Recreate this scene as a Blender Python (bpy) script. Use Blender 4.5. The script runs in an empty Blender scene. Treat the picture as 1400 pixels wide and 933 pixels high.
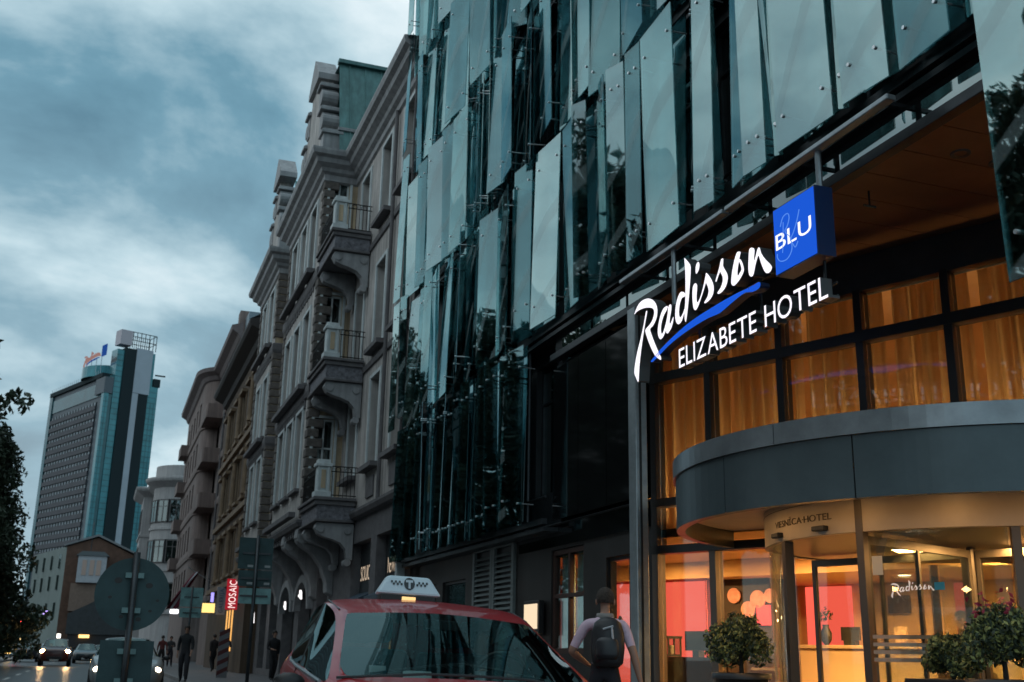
import bpy, math, random
from mathutils import Vector, Matrix

scene = bpy.context.scene
R = math.radians

# ---------------------------------------------------------------- camera
cam_d = bpy.data.cameras.new('camera')
cam = bpy.data.objects.new('camera', cam_d)
scene.collection.objects.link(cam)
scene.camera = cam
cam_d.sensor_width = 36.0
cam_d.lens = 38.57
cam_d.clip_start = 0.05
cam_d.clip_end = 3000
cam_d.dof.use_dof = True; cam_d.dof.focus_distance = 11.5; cam_d.dof.aperture_fstop = 2.8
YAW, PITCH, ROLL = R(19.8), R(16.0), math.atan(.0194)
_f = Vector((math.sin(YAW)*math.cos(PITCH), math.cos(YAW)*math.cos(PITCH), math.sin(PITCH)))
_r0 = Vector((math.cos(YAW), -math.sin(YAW), 0)); _u0 = _r0.cross(_f)
_r = math.cos(ROLL)*_r0 + math.sin(ROLL)*_u0
_u = -math.sin(ROLL)*_r0 + math.cos(ROLL)*_u0
cam.matrix_world = Matrix(((_r.x, _u.x, -_f.x, 0), (_r.y, _u.y, -_f.y, 0), (_r.z, _u.z, -_f.z, 1.15), (0, 0, 0, 1)))

# ---------------------------------------------------------------- world: dusk sky under broken cloud
world = bpy.data.worlds.new('World'); scene.world = world; world.use_nodes = True
nt = world.node_tree; nt.nodes.clear()
def wn(t, **kw):
    n = nt.nodes.new(t)
    for k, v in kw.items(): setattr(n, k, v)
    return n
L = nt.links.new
SUN_EL, SUN_ROT = R(48), R(-80)
sky = wn('ShaderNodeTexSky', sky_type='NISHITA'); sky.sun_disc = False
sky.sun_elevation = SUN_EL; sky.sun_rotation = SUN_ROT; sky.air_density = 1.2; sky.ozone_density = 2.0
skyk = wn('ShaderNodeVectorMath', operation='SCALE'); skyk.inputs['Scale'].default_value = 0.2
L(sky.outputs[0], skyk.inputs[0])
tc = wn('ShaderNodeTexCoord'); sep = wn('ShaderNodeSeparateXYZ'); L(tc.outputs['Generated'], sep.inputs[0])
zm = wn('ShaderNodeMath', operation='MAXIMUM'); zm.inputs[1].default_value = 0.0; L(sep.outputs['Z'], zm.inputs[0])
za = wn('ShaderNodeMath', operation='ADD'); za.inputs[1].default_value = 0.30; L(zm.outputs[0], za.inputs[0])
dx = wn('ShaderNodeMath', operation='DIVIDE'); L(sep.outputs['X'], dx.inputs[0]); L(za.outputs[0], dx.inputs[1])
dy = wn('ShaderNodeMath', operation='DIVIDE'); L(sep.outputs['Y'], dy.inputs[0]); L(za.outputs[0], dy.inputs[1])
cmb = wn('ShaderNodeCombineXYZ'); L(dx.outputs[0], cmb.inputs[0]); L(dy.outputs[0], cmb.inputs[1]); cmb.inputs[2].default_value = 8.2
nz = wn('ShaderNodeTexNoise'); nz.inputs['Scale'].default_value = 1.7; nz.inputs['Detail'].default_value = 10
nz.inputs['Roughness'].default_value = 0.53; nz.inputs['Distortion'].default_value = 0.25; L(cmb.outputs[0], nz.inputs['Vector'])
rmp = wn('ShaderNodeValToRGB'); L(nz.outputs['Fac'], rmp.inputs[0])
cr = rmp.color_ramp; cr.elements[0].position = 0.35; cr.elements[0].color = (0.055, 0.135, 0.195, 1)
cr.elements[1].position = 0.64; cr.elements[1].color = (0.70, 0.78, 0.81, 1)
e = cr.elements.new(0.46); e.color = (0.13, 0.265, 0.345, 1)
e = cr.elements.new(0.55); e.color = (0.40, 0.54, 0.60, 1)
hz_ = wn('ShaderNodeMapRange'); hz_.inputs['From Min'].default_value = 0.0; hz_.inputs['From Max'].default_value = 0.45; hz_.inputs['To Min'].default_value = 0.42; hz_.inputs['To Max'].default_value = 0.0; L(sep.outputs['Z'], hz_.inputs['Value'])
hm = wn('ShaderNodeMix', data_type='RGBA'); L(hz_.outputs[0], hm.inputs[0]); L(rmp.outputs[0], hm.inputs[6]); hm.inputs[7].default_value = (0.60, 0.71, 0.75, 1)
c10 = wn('ShaderNodeVectorMath', operation='SCALE'); c10.inputs['Scale'].default_value = 10.0
L(hm.outputs[2], c10.inputs[0])
mx = wn('ShaderNodeMix', data_type='RGBA'); mx.inputs[0].default_value = 0.88
L(skyk.outputs[0], mx.inputs[6]); L(c10.outputs[0], mx.inputs[7])
bg = wn('ShaderNodeBackground'); bg.inputs['Strength'].default_value = 0.142
L(mx.outputs[2], bg.inputs['Color'])
wo = wn('ShaderNodeOutputWorld'); L(bg.outputs[0], wo.inputs['Surface'])

# ---------------------------------------------------------------- sun, veiled by cloud
sun_d = bpy.data.lights.new('sun', 'SUN'); sun_d.energy = 0.7; sun_d.angle = R(100); sun_d.color = (1, 0.93, 0.88)
sun = bpy.data.objects.new('sun', sun_d); scene.collection.objects.link(sun)
_sd = Vector((math.sin(SUN_ROT)*math.cos(SUN_EL), math.cos(SUN_ROT)*math.cos(SUN_EL), math.sin(SUN_EL)))
sun.rotation_euler = _sd.to_track_quat('Z', 'Y').to_euler()

scene.view_settings.view_transform = 'Standard'; scene.view_settings.look = 'None'
scene.view_settings.exposure = 0.0; scene.view_settings.gamma = 1.0; scene.view_settings.use_curve_mapping = False
scene.cycles.use_denoising = True
scene.cycles.max_bounces = 8; scene.cycles.transparent_max_bounces = 24
scene.cycles.caustics_reflective = False; scene.cycles.caustics_refractive = False
scene.cycles.sample_clamp_indirect = 4.0

# ================================================================ helpers
COL = scene.collection

def mat(name, color, rough=0.7, metal=0.0, var=0.0, vscale=3.0, bump=0.0, bscale=20.0, spec=None, emit=None, estr=0.0, coat=0.0, streak=0.0):
    m = bpy.data.materials.new(name); m.use_nodes = True
    n = m.node_tree.nodes; l = m.node_tree.links; b = n['Principled BSDF']
    b.inputs['Base Color'].default_value = (*color, 1); b.inputs['Roughness'].default_value = rough; b.inputs['Metallic'].default_value = metal
    if spec is not None: b.inputs['Specular IOR Level'].default_value = spec
    if coat: b.inputs['Coat Weight'].default_value = coat; b.inputs['Coat Roughness'].default_value = 0.04
    if emit: b.inputs['Emission Color'].default_value = (*emit, 1); b.inputs['Emission Strength'].default_value = estr
    if var or bump or streak:
        t = n.new('ShaderNodeTexCoord'); 
    if var:
        z = n.new('ShaderNodeTexNoise'); z.inputs['Scale'].default_value = vscale; z.inputs['Detail'].default_value = 7; z.inputs['Roughness'].default_value = 0.62
        l.new(t.outputs['Object'], z.inputs['Vector'])
        r = n.new('ShaderNodeMapRange'); r.inputs['From Min'].default_value = 0.3; r.inputs['From Max'].default_value = 0.7
        r.inputs['To Min'].default_value = 1-var; r.inputs['To Max'].default_value = 1+var; l.new(z.outputs['Fac'], r.inputs['Value'])
        fac = r.outputs[0]
        if streak:
            mp = n.new('ShaderNodeMapping'); mp.inputs['Scale'].default_value = (6, 6, 0.35); l.new(t.outputs['Object'], mp.inputs['Vector'])
            z2 = n.new('ShaderNodeTexNoise'); z2.inputs['Scale'].default_value = 1.0; z2.inputs['Detail'].default_value = 5; l.new(mp.outputs[0], z2.inputs['Vector'])
            r2 = n.new('ShaderNodeMapRange'); r2.inputs['From Min'].default_value = 0.35; r2.inputs['From Max'].default_value = 0.65
            r2.inputs['To Min'].default_value = 1-streak; r2.inputs['To Max'].default_value = 1.0; l.new(z2.outputs['Fac'], r2.inputs['Value'])
            mm = n.new('ShaderNodeMath'); mm.operation = 'MULTIPLY'; l.new(fac, mm.inputs[0]); l.new(r2.outputs[0], mm.inputs[1]); fac = mm.outputs[0]
        v = n.new('ShaderNodeVectorMath'); v.operation = 'SCALE'; v.inputs[0].default_value = color; l.new(fac, v.inputs['Scale'])
        l.new(v.outputs[0], b.inputs['Base Color'])
    if bump:
        z = n.new('ShaderNodeTexNoise'); z.inputs['Scale'].default_value = bscale; z.inputs['Detail'].default_value = 5
        l.new(t.outputs['Object'], z.inputs['Vector'])
        bm = n.new('ShaderNodeBump'); bm.inputs['Strength'].default_value = bump; bm.inputs['Distance'].default_value = 0.02
        l.new(z.outputs['Fac'], bm.inputs['Height']); l.new(bm.outputs[0], b.inputs['Normal'])
    return m

def glass(name, tint=(0.5, 0.6, 0.6), refl=0.3, rough=0.01, frit=0.0, wobble=0.0, rtint=(0.82, 0.95, 0.95), fr=0.55):
    """thin pane: see-through mixed with a mirror term that grows towards grazing, with an optional pale printed scrawl"""
    m = bpy.data.materials.new(name); m.use_nodes = True
    n = m.node_tree.nodes; l = m.node_tree.links; n.clear()
    out = n.new('ShaderNodeOutputMaterial')
    tr = n.new('ShaderNodeBsdfTransparent'); tr.inputs[0].default_value = (*tint, 1)
    gl = n.new('ShaderNodeBsdfGlossy'); gl.inputs['Color'].default_value = (*rtint, 1); gl.inputs['Roughness'].default_value = rough
    lw = n.new('ShaderNodeLayerWeight'); lw.inputs['Blend'].default_value = 0.35
    mr = n.new('ShaderNodeMapRange'); mr.inputs['To Min'].default_value = refl; mr.inputs['To Max'].default_value = min(1.0, refl+fr)
    l.new(lw.outputs['Fresnel'], mr.inputs['Value'])
    mixs = n.new('ShaderNodeMixShader'); l.new(mr.outputs[0], mixs.inputs[0]); l.new(tr.outputs[0], mixs.inputs[1]); l.new(gl.outputs[0], mixs.inputs[2])
    last = mixs.outputs[0]
    t = n.new('ShaderNodeTexCoord'); oi = n.new('ShaderNodeObjectInfo')
    if wobble:
        z = n.new('ShaderNodeTexNoise'); z.inputs['Scale'].default_value = 0.7; z.inputs['Detail'].default_value = 1
        l.new(t.outputs['Object'], z.inputs['Vector'])
        bm = n.new('ShaderNodeBump'); bm.inputs['Strength'].default_value = wobble; bm.inputs['Distance'].default_value = 0.05
        l.new(z.outputs['Fac'], bm.inputs['Height']); l.new(bm.outputs[0], gl.inputs['Normal'])
    if frit:
        # hand-written looking strokes: distorted diagonal bands, thresholded
        rv = n.new('ShaderNodeVectorMath'); rv.operation = 'SCALE'; rv.inputs[0].default_value = (7, 13, 5)
        l.new(oi.outputs['Random'], rv.inputs['Scale'])
        ad = n.new('ShaderNodeVectorMath'); ad.operation = 'ADD'; l.new(t.outputs['Object'], ad.inputs[0]); l.new(rv.outputs[0], ad.inputs[1])
        mp = n.new('ShaderNodeMapping'); mp.inputs['Rotation'].default_value = (0, R(62), 0); mp.inputs['Scale'].default_value = (1.0, 1.0, 0.42)
        l.new(ad.outputs[0], mp.inputs['Vector'])
        wv = n.new('ShaderNodeTexWave'); wv.wave_type = 'BANDS'; wv.bands_direction = 'X'
        wv.inputs['Scale'].default_value = 0.55; wv.inputs['Distortion'].default_value = 14.0; wv.inputs['Detail'].default_value = 0.6; wv.inputs['Detail Scale'].default_value = 0.55
        l.new(mp.outputs[0], wv.inputs['Vector'])
        r2 = n.new('ShaderNodeMapRange'); r2.inputs['From Min'].default_value = 0.90; r2.inputs['From Max'].default_value = 0.95
        r2.inputs['To Max'].default_value = frit; l.new(wv.outputs['Fac'], r2.inputs['Value'])
        df = n.new('ShaderNodeBsdfDiffuse'); df.inputs['Color'].default_value = (0.55, 0.68, 0.68, 1)
        m2 = n.new('ShaderNodeMixShader'); l.new(r2.outputs[0], m2.inputs[0]); l.new(last, m2.inputs[1]); l.new(df.outputs[0], m2.inputs[2]); last = m2.outputs[0]
    l.new(last, out.inputs['Surface'])
    return m

def emis(name, color, s):
    m = bpy.data.materials.new(name); m.use_nodes = True
    n = m.node_tree.nodes; n.clear(); o = n.new('ShaderNodeOutputMaterial'); e = n.new('ShaderNodeEmission')
    e.inputs[0].default_value = (*color, 1); e.inputs[1].default_value = s; m.node_tree.links.new(e.outputs[0], o.inputs[0])
    return m

def link(o, parent=None, inverse=True):
    COL.objects.link(o)
    if parent is not None:
        o.parent = parent
        if inverse: o.matrix_parent_inverse = parent.matrix_basis.inverted()
    return o

def tag(o, label=None, cat=None, group=None, kind=None):
    if label: o['label'] = label
    if cat: o['category'] = cat
    if group: o['group'] = group
    if kind: o['kind'] = kind
    return o

def thing(name, loc, label, cat, group=None, rz=0.0):
    o = bpy.data.objects.new(name, None); o.empty_display_size = 0.2
    o.location = loc; o.rotation_euler = (0, 0, rz); COL.objects.link(o)
    return tag(o, label, cat, group)

class MB:
    def __init__(s): s.v = []; s.f = []; s.mi = []
    def add(s, vs, fs, mi=0):
        b = len(s.v); s.v += [tuple(v) for v in vs]
        for f in fs: s.f.append(tuple(b+i for i in f)); s.mi.append(mi)
        return s
    def quad(s, a, b, c, d, mi=0): return s.add([a, b, c, d], [(0, 1, 2, 3)], mi)
    def box(s, x0, y0, z0, x1, y1, z1, mi=0):
        x0, x1 = sorted((x0, x1)); y0, y1 = sorted((y0, y1)); z0, z1 = sorted((z0, z1))
        return s.add([(x0,y0,z0),(x1,y0,z0),(x1,y1,z0),(x0,y1,z0),(x0,y0,z1),(x1,y0,z1),(x1,y1,z1),(x0,y1,z1)],
                     [(0,3,2,1),(4,5,6,7),(0,1,5,4),(1,2,6,5),(2,3,7,6),(3,0,4,7)], mi)
    def fbox(s, fr, u0, u1, z0, z1, d0, d1, mi=0):
        P = fr.p; d0, d1 = sorted((d0, d1)); u0, u1 = sorted((u0, u1))
        return s.add([P(u0,z0,d1),P(u1,z0,d1),P(u1,z0,d0),P(u0,z0,d0),P(u0,z1,d1),P(u1,z1,d1),P(u1,z1,d0),P(u0,z1,d0)],
                     [(0,1,2,3),(4,7,6,5),(0,4,5,1),(1,5,6,2),(2,6,7,3),(3,7,4,0)], mi)
    def tube(s, pts, r, n=8, mi=0, cap=True):
        pts = [Vector(p) for p in pts]; rs = r if isinstance(r, (list, tuple)) else [r]*len(pts)
        b = len(s.v); prev = None
        for i, p in enumerate(pts):
            t = (pts[min(i+1, len(pts)-1)] - pts[max(i-1, 0)]).normalized()
            a = t.orthogonal().normalized() if prev is None else (prev - t*prev.dot(t)).normalized()
            prev = a; c = t.cross(a)
            for k in range(n):
                w = 2*math.pi*k/n; s.v.append(tuple(p + (a*math.cos(w)+c*math.sin(w))*rs[i]))
        for i in range(len(pts)-1):
            for k in range(n):
                k2 = (k+1) % n; s.f.append((b+i*n+k, b+i*n+k2, b+(i+1)*n+k2, b+(i+1)*n+k)); s.mi.append(mi)
        if cap:
            s.f.append(tuple(b+k for k in range(n))[::-1]); s.mi.append(mi)
            e_ = b+(len(pts)-1)*n; s.f.append(tuple(e_+k for k in range(n))); s.mi.append(mi)
        return s
    def lathe(s, prof, c=(0,0,0), n=24, mi=0, a0=0.0, a1=2*math.pi):
        full = abs(a1-a0-2*math.pi) < 1e-6; m = n if full else n+1; b = len(s.v)
        for r, z in prof:
            for k in range(m):
                w = a0+(a1-a0)*k/n; s.v.append((c[0]+r*math.cos(w), c[1]+r*math.sin(w), c[2]+z))
        for i in range(len(prof)-1):
            for k in range(n):
                k2 = (k+1) % m; s.f.append((b+i*m+k, b+i*m+k2, b+(i+1)*m+k2, b+(i+1)*m+k)); s.mi.append(mi)
        return s
    def prism(s, poly, P, d0, d1, mi=0):
        """polygon of 2-D points, P(a, b, d) maps to space, extruded from d0 to d1"""
        n = len(poly); vs = [P(a, b, d0) for a, b in poly]+[P(a, b, d1) for a, b in poly]
        fs = [tuple(range(n)), tuple(range(2*n-1, n-1, -1))]+[(i, i+n, (i+1) % n+n, (i+1) % n) for i in range(n)]
        return s.add(vs, fs, mi)
    def disc(s, c, nrm, r, n=16, mi=0):
        nrm = Vector(nrm).normalized(); a = nrm.orthogonal().normalized(); b_ = nrm.cross(a); c = Vector(c)
        return s.add([c+(a*math.cos(2*math.pi*k/n)+b_*math.sin(2*math.pi*k/n))*r for k in range(n)], [tuple(range(n))], mi)
    def ball(s, c, r, n=12, m=8, mi=0, sq=(1,1,1)):
        prof = [(r*math.sin(math.pi*i/m), -r*math.cos(math.pi*i/m)) for i in range(m+1)]
        b = len(s.v); s.lathe(prof, (0,0,0), n, mi)
        for i in range(b, len(s.v)):
            v = s.v[i]; s.v[i] = (c[0]+v[0]*sq[0], c[1]+v[1]*sq[1], c[2]+v[2]*sq[2])
        return s
    def mesh(s, name, mats, smooth=False, flip=True):
        me = bpy.data.meshes.new(name); me.from_pydata(s.v, [], s.f)
        for m in (mats if isinstance(mats, (list, tuple)) else [mats]): me.materials.append(m)
        if len(me.materials) > 1: me.polygons.foreach_set('material_index', s.mi)
        if smooth: me.polygons.foreach_set('use_smooth', [True]*len(me.polygons))
        if flip:
            import bmesh
            b = bmesh.new(); b.from_mesh(me); bmesh.ops.remove_doubles(b, verts=b.verts, dist=1e-5)
            bmesh.ops.recalc_face_normals(b, faces=b.faces); b.to_mesh(me); b.free()
        me.update(); return me
    def build(s, name, mats, parent=None, smooth=False, bevel=0.0, flip=True):
        o = bpy.data.objects.new(name, s.mesh(name, mats, smooth, flip)); link(o, parent)
        if bevel:
            m = o.modifiers.new('bevel', 'BEVEL'); m.width = bevel; m.segments = 2; m.limit_method = 'ANGLE'
        return o

class Fr:
    """a facade's frame: u along the wall, z up, d outwards"""
    def __init__(s, x, y, deg): s.o = Vector((x, y, 0)); a = R(deg); s.rz = a; s.U = Vector((math.cos(a), math.sin(a), 0)); s.N = Vector((-math.sin(a), math.cos(a), 0))
    def p(s, u, z, d=0.0): q = s.o+s.U*u+s.N*d; return (q.x, q.y, z)

def wall(mb, fr, u0, u1, z0, z1, holes=(), reveal=0.2, d=0.0, mi=0):
    us = sorted({u0, u1, *[h[0] for h in holes], *[h[1] for h in holes]}); zs = sorted({z0, z1, *[h[2] for h in holes], *[h[3] for h in holes]})
    us = [u for u in us if u0-1e-6 <= u <= u1+1e-6]; zs = [z for z in zs if z0-1e-6 <= z <= z1+1e-6]
    for i in range(len(us)-1):
        for j in range(len(zs)-1):
            uc = (us[i]+us[i+1])/2; zc = (zs[j]+zs[j+1])/2
            if any(h[0] < uc < h[1] and h[2] < zc < h[3] for h in holes): continue
            mb.quad(fr.p(us[i], zs[j], d), fr.p(us[i+1], zs[j], d), fr.p(us[i+1], zs[j+1], d), fr.p(us[i], zs[j+1], d), mi)
    for a, b, c, e_ in holes:
        P = fr.p; q = d-reveal
        mb.quad(P(a,c,d), P(b,c,d), P(b,c,q), P(a,c,q), mi); mb.quad(P(a,e_,q), P(b,e_,q), P(b,e_,d), P(a,e_,d), mi)
        mb.quad(P(a,c,q), P(a,e_,q), P(a,e_,d), P(a,c,d), mi); mb.quad(P(b,c,d), P(b,e_,d), P(b,e_,q), P(b,c,q), mi)

_wc = {}
def window(fr, uc, z0, w, h, d, frame, pane, parent, bars=1, transom=0.68, ft=0.07, name='window', sub=True):
    """framed window, its foot centred on u = uc, set at depth d; the frame is the part, the pane its sub-part"""
    key = (round(w,3), round(h,3), bars, transom, ft, frame.name, pane.name)
    if key not in _wc:
        f = MB(); f.box(-w/2, -.05, 0, -w/2+ft, .05, h); f.box(w/2-ft, -.05, 0, w/2, .05, h)
        f.box(-w/2+ft, -.05, 0, w/2-ft, .05, ft); f.box(-w/2+ft, -.05, h-ft, w/2-ft, .05, h)
        for k in range(bars):
            x = -w/2+w*(k+1)/(bars+1); f.box(x-ft*.4, -.045, ft, x+ft*.4, .045, h-ft)
        if transom: f.box(-w/2+ft, -.048, h*transom-ft*.4, w/2-ft, .048, h*transom+ft*.4)
        g = MB().box(-w/2+ft*.5, -.012, ft*.5, w/2-ft*.5, .012, h-ft*.5)
        _wc[key] = (f.mesh(name, frame), g.mesh('pane', pane))
    mf, mp = _wc[key]
    o = bpy.data.objects.new(name, mf); q = fr.p(uc, z0, d)
    o.matrix_basis = Matrix.Translation(q) @ Matrix.Rotation(fr.rz, 4, 'Z'); link(o, parent)
    c = bpy.data.objects.new('pane', mp); c.matrix_basis = o.matrix_basis.copy(); link(c, o)
    return o

def place(name, me, parent, loc, rz=0.0, scale=None, rx=0.0, ry=0.0):
    o = bpy.data.objects.new(name, me)
    M = Matrix.Translation(loc) @ Matrix.Rotation(rz, 4, 'Z') @ Matrix.Rotation(ry, 4, 'Y') @ Matrix.Rotation(rx, 4, 'X')
    if scale: M = M @ Matrix.Diagonal((*scale, 1))
    o.matrix_basis = M; link(o, parent); return o

def copy_tree(o, loc, rz=0.0, s=1.0):
    c = o.copy(); COL.objects.link(c); c.location = loc; c.rotation_euler = (0, 0, rz); c.scale = (s, s, s)
    def kids(a, b):
        for ch in list(a.children):
            k = ch.copy(); COL.objects.link(k); k.parent = b; kids(ch, k)
    kids(o, c); return c

_glyph = {}
def glyph(ch):
    if ch not in _glyph:
        cu = bpy.data.curves.new('t', 'FONT'); cu.body = ch; cu.size = 1.0; cu.resolution_u = 4
        o = bpy.data.objects.new('t', cu); COL.objects.link(o)
        dg = bpy.context.evaluated_depsgraph_get(); me = bpy.data.meshes.new_from_object(o.evaluated_get(dg))
        bpy.data.objects.remove(o); bpy.data.curves.remove(cu)
        vs = [v.co.copy() for v in me.vertices]; fs = [tuple(p.vertices) for p in me.polygons]
        x0 = min(v.x for v in vs); x1 = max(v.x for v in vs); bpy.data.meshes.remove(me)
        _glyph[ch] = (vs, fs, x0, x1)
    return _glyph[ch]

def word(text, P, width, height, depth, m_face, m_side, parent, gap=0.12, name='letter', each=True, skew=0.0):
    """letters laid along a then b, P(a, b, d); each letter an extruded mesh of its own"""
    adv = 0; lay = []
    for ch in text:
        if ch == ' ': adv += 0.35; continue
        vs, fs, x0, x1 = glyph(ch); lay.append((ch, adv)); adv += (x1-x0)+gap
    adv -= gap; kx = width/adv; cap = max(v.y for v in glyph('H')[0]); kz = height/cap; objs = []; allm = MB()
    for ch, a in lay:
        vs, fs, x0, x1 = glyph(ch); mb = MB() if each else allm; n = len(vs)
        pt = lambda v, d: P((v.x-x0+a)*kx+skew*v.y*kz, v.y*kz, d)
        mb.add([pt(v, depth) for v in vs], fs, 0)
        if depth:
            cnt = {}
            for f in fs:
                for i in range(len(f)):
                    e_ = (f[i], f[(i+1) % len(f)]); cnt[e_] = 1
            side = [e_ for e_ in cnt if (e_[1], e_[0]) not in cnt]
            mb.add([pt(v, depth) for v in vs]+[pt(v, 0) for v in vs], [(b, a_, a_+n, b+n) for a_, b in side], 1)
        if each: objs.append(mb.build(name, [m_face, m_side], parent, flip=False))
    if not each: objs.append(allm.build(name, [m_face, m_side], parent, flip=False))
    return objs

# ================================================================ materials
M = {}
M['asphalt'] = mat('asphalt', (0.05, 0.052, 0.056), 0.30, var=0.35, vscale=1.3, bump=0.06, bscale=40)
M['paving'] = mat('paving', (0.12, 0.12, 0.125), 0.55, var=0.3, vscale=2.0, bump=0.2, bscale=25)
M['kerb'] = mat('kerb_stone', (0.22, 0.22, 0.22), 0.75, var=0.25, vscale=4)
M['paint_line'] = mat('road_paint', (0.6, 0.6, 0.58), 0.6, var=0.3, vscale=6)
M['dark'] = mat('dark_cladding', (0.03, 0.036, 0.04), 0.45, var=0.3, vscale=2)
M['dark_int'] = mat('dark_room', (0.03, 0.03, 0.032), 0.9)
M['steel'] = mat('dark_steel', (0.055, 0.062, 0.068), 0.38, 0.6, var=0.25, vscale=5)
M['steel_lt'] = mat('brushed_steel', (0.34, 0.38, 0.40), 0.35, 0.6, var=0.15, vscale=8)
M['bolt'] = mat('bolt_steel', (0.75, 0.78, 0.8), 0.3, 0.7)
M['gpanel'] = glass('facade_glass', (0.40, 0.52, 0.53), 0.17, 0.012, frit=0.22, wobble=0.28, rtint=(0.62, 0.88, 0.90))
M['gpanel2'] = glass('facade_glass_clear', (0.38, 0.50, 0.52), 0.11, 0.012, frit=0.20, wobble=0.28, rtint=(0.60, 0.88, 0.90))
M['gpanel3'] = glass('facade_glass_pale', (0.42, 0.52, 0.52), 0.25, 0.02, frit=0.16, wobble=0.28, rtint=(0.72, 0.92, 0.93))
M['gdark'] = glass('dark_window_glass', (0.16, 0.2, 0.21), 0.22, 0.01, wobble=0.03)
M['gclear'] = glass('clear_glass', (0.88, 0.90, 0.88), 0.015, 0.005, wobble=0.02, fr=0.35)
M['gupper'] = glass('upper_window_glass', (0.84, 0.86, 0.84), 0.02, 0.006, wobble=0.10, fr=0.4)
M['black_glass'] = mat('black_glass', (0.006, 0.007, 0.008), 0.06)
M['wood'] = mat('copper_brown_board', (0.28, 0.125, 0.06), 0.42, var=0.25, vscale=1.5)
M['canopy'] = mat('canopy_panel', (0.085, 0.115, 0.125), 0.33, 0.3, var=0.12, vscale=2.5)
M['rim'] = mat('canopy_rim', (0.30, 0.33, 0.35), 0.28, 0.6, var=0.2, vscale=3)
M['collar'] = mat('collar_beige', (0.44, 0.38, 0.31), 0.5, var=0.08, vscale=3)
M['white_under'] = mat('canopy_underside', (0.55, 0.47, 0.40), 0.6, var=0.08)
M['post'] = mat('door_post', (0.12, 0.10, 0.085), 0.4, 0.5)
M['black'] = mat('black_plastic', (0.012, 0.012, 0.013), 0.4)
M['cream'] = mat('lobby_plaster', (0.62, 0.39, 0.19), 0.85, var=0.06)
M['lfloor'] = mat('lobby_floor', (0.30, 0.24, 0.18), 0.3, var=0.2)
M['red_glow'] = emis('red_backlit_wall', (1.0, 0.12, 0.075), 1.2)
M['red_wall'] = mat('red_wall', (0.40, 0.06, 0.05), 0.7)
M['lamp_warm'] = emis('lamp_warm', (1.0, 0.72, 0.42), 9.0)
M['sign_white'] = emis('sign_white', (0.93, 0.90, 0.98), 1.25)
M['sign_side'] = mat('sign_side', (0.11, 0.12, 0.125), 0.4, 0.3)
M['sign_blue'] = emis('sign_blue', (0.012, 0.10, 0.68), 1.0)
M['sign_blue_side'] = mat('sign_blue_side', (0.01, 0.035, 0.12), 0.4)
M['sign_pale'] = emis('sign_pale_blue', (0.10, 0.27, 0.85), 1.0)

# ================================================================ ground
def ground_sheet(name, x0, x1, y0, y1, z, m):
    o = MB().quad((x0, y0, z), (x1, y0, z), (x1, y1, z), (x0, y1, z)).build(name, m); tag(o, kind='structure'); return o
ground_sheet('ground', -900, 900, -200, 1600, -0.03, M['asphalt'])
ground_sheet('road', -6.2, 3.0, -20, 330, 0.0, M['asphalt'])
pv = MB(); pv.box(3.14, -12, 0.0, 20, 128, 0.12); tag(pv.build('pavement', M['paving']), kind='structure')
pv = MB(); pv.box(-16, -12, 0.0, -6.34, 150, 0.12); tag(pv.build('pavement', M['paving']), kind='structure')
for xk, nm in ((3.0, 1), (-6.34, -1)):
    k_ = MB(); y = -12.0
    while y < 128: k_.box(xk, y+.005, -0.02, xk+.14, y+1.19, 0.125); y += 1.2
    tag(k_.build('kerb', M['kerb']), kind='structure')
isl = MB(); isl.box(-0.45, 11.6, 0.0, 0.95, 15.2, 0.12); tag(isl.build('traffic_island', M['kerb'], bevel=0.03), kind='structure')
for x in (-2.9,):
    lm = MB(); y = 16.0
    while y < 200: lm.quad((x-.06, y, .004), (x+.06, y, .004), (x+.06, y+3, .004), (x-.06, y+3, .004)); y += 7
    tag(lm.build('lane_marking', M['paint_line']), kind='structure')

# ================================================================ hotel
hotel = thing('hotel_building', (7.2, 14.0, 0), 'dark hotel with hung glass facade panels and lit lobby entrance', 'building')
FH = Fr(7.2, 0, 90)      # street face, u = Y
FE = Fr(7.2, 14.0, 114)  # slanted entrance wall; s = -u runs to the right
def E(s, z, d=0.0): return FE.p(-s, z, -d)     # d inwards
ROWS = [3.35+3.35*i for i in range(8)]
TOP = ROWS[7]
# carcass
b = MB()
holes = []
for r in range(0, 7):
    y = 26.5
    while y > 4.6:
        if r > 0 or y > 18.0: holes.append((y-1.05, y, ROWS[r]+.55, ROWS[r]+2.95))
        y -= 1.32
wall(b, FH, 17.3, 27.2, 3.35, 6.7, [h for h in holes if h[2] < 6], 0.22)
wall(b, FH, 4.0, 27.2, 6.7, TOP, [h for h in holes if h[2] > 6], 0.22)
b.quad((7.2, 27.2, 3.3), (7.2, 27.2, TOP), (20, 27.2, TOP), (20, 27.2, 3.3))
b.quad((7.2, 4, 6.7), (7.2, 4, TOP), (20, 4, TOP), (20, 4, 6.7))
b.quad((7.2, 4, TOP), (7.2, 27.2, TOP), (20, 27.2, TOP), (20, 4, TOP))
b.build('wall', M['dark'], hotel)
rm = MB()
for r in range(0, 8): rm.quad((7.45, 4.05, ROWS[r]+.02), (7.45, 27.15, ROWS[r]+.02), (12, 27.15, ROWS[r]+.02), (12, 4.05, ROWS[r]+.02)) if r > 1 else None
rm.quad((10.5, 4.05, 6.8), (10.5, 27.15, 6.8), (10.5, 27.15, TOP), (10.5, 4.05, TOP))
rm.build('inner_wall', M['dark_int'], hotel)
for h in holes: window(FH, (h[0]+h[1])/2, h[2], h[1]-h[0]-.01, h[3]-h[2]-.01, -.16, M['steel'], M['gdark'], hotel, bars=0, transom=0.72, ft=.05)

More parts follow.
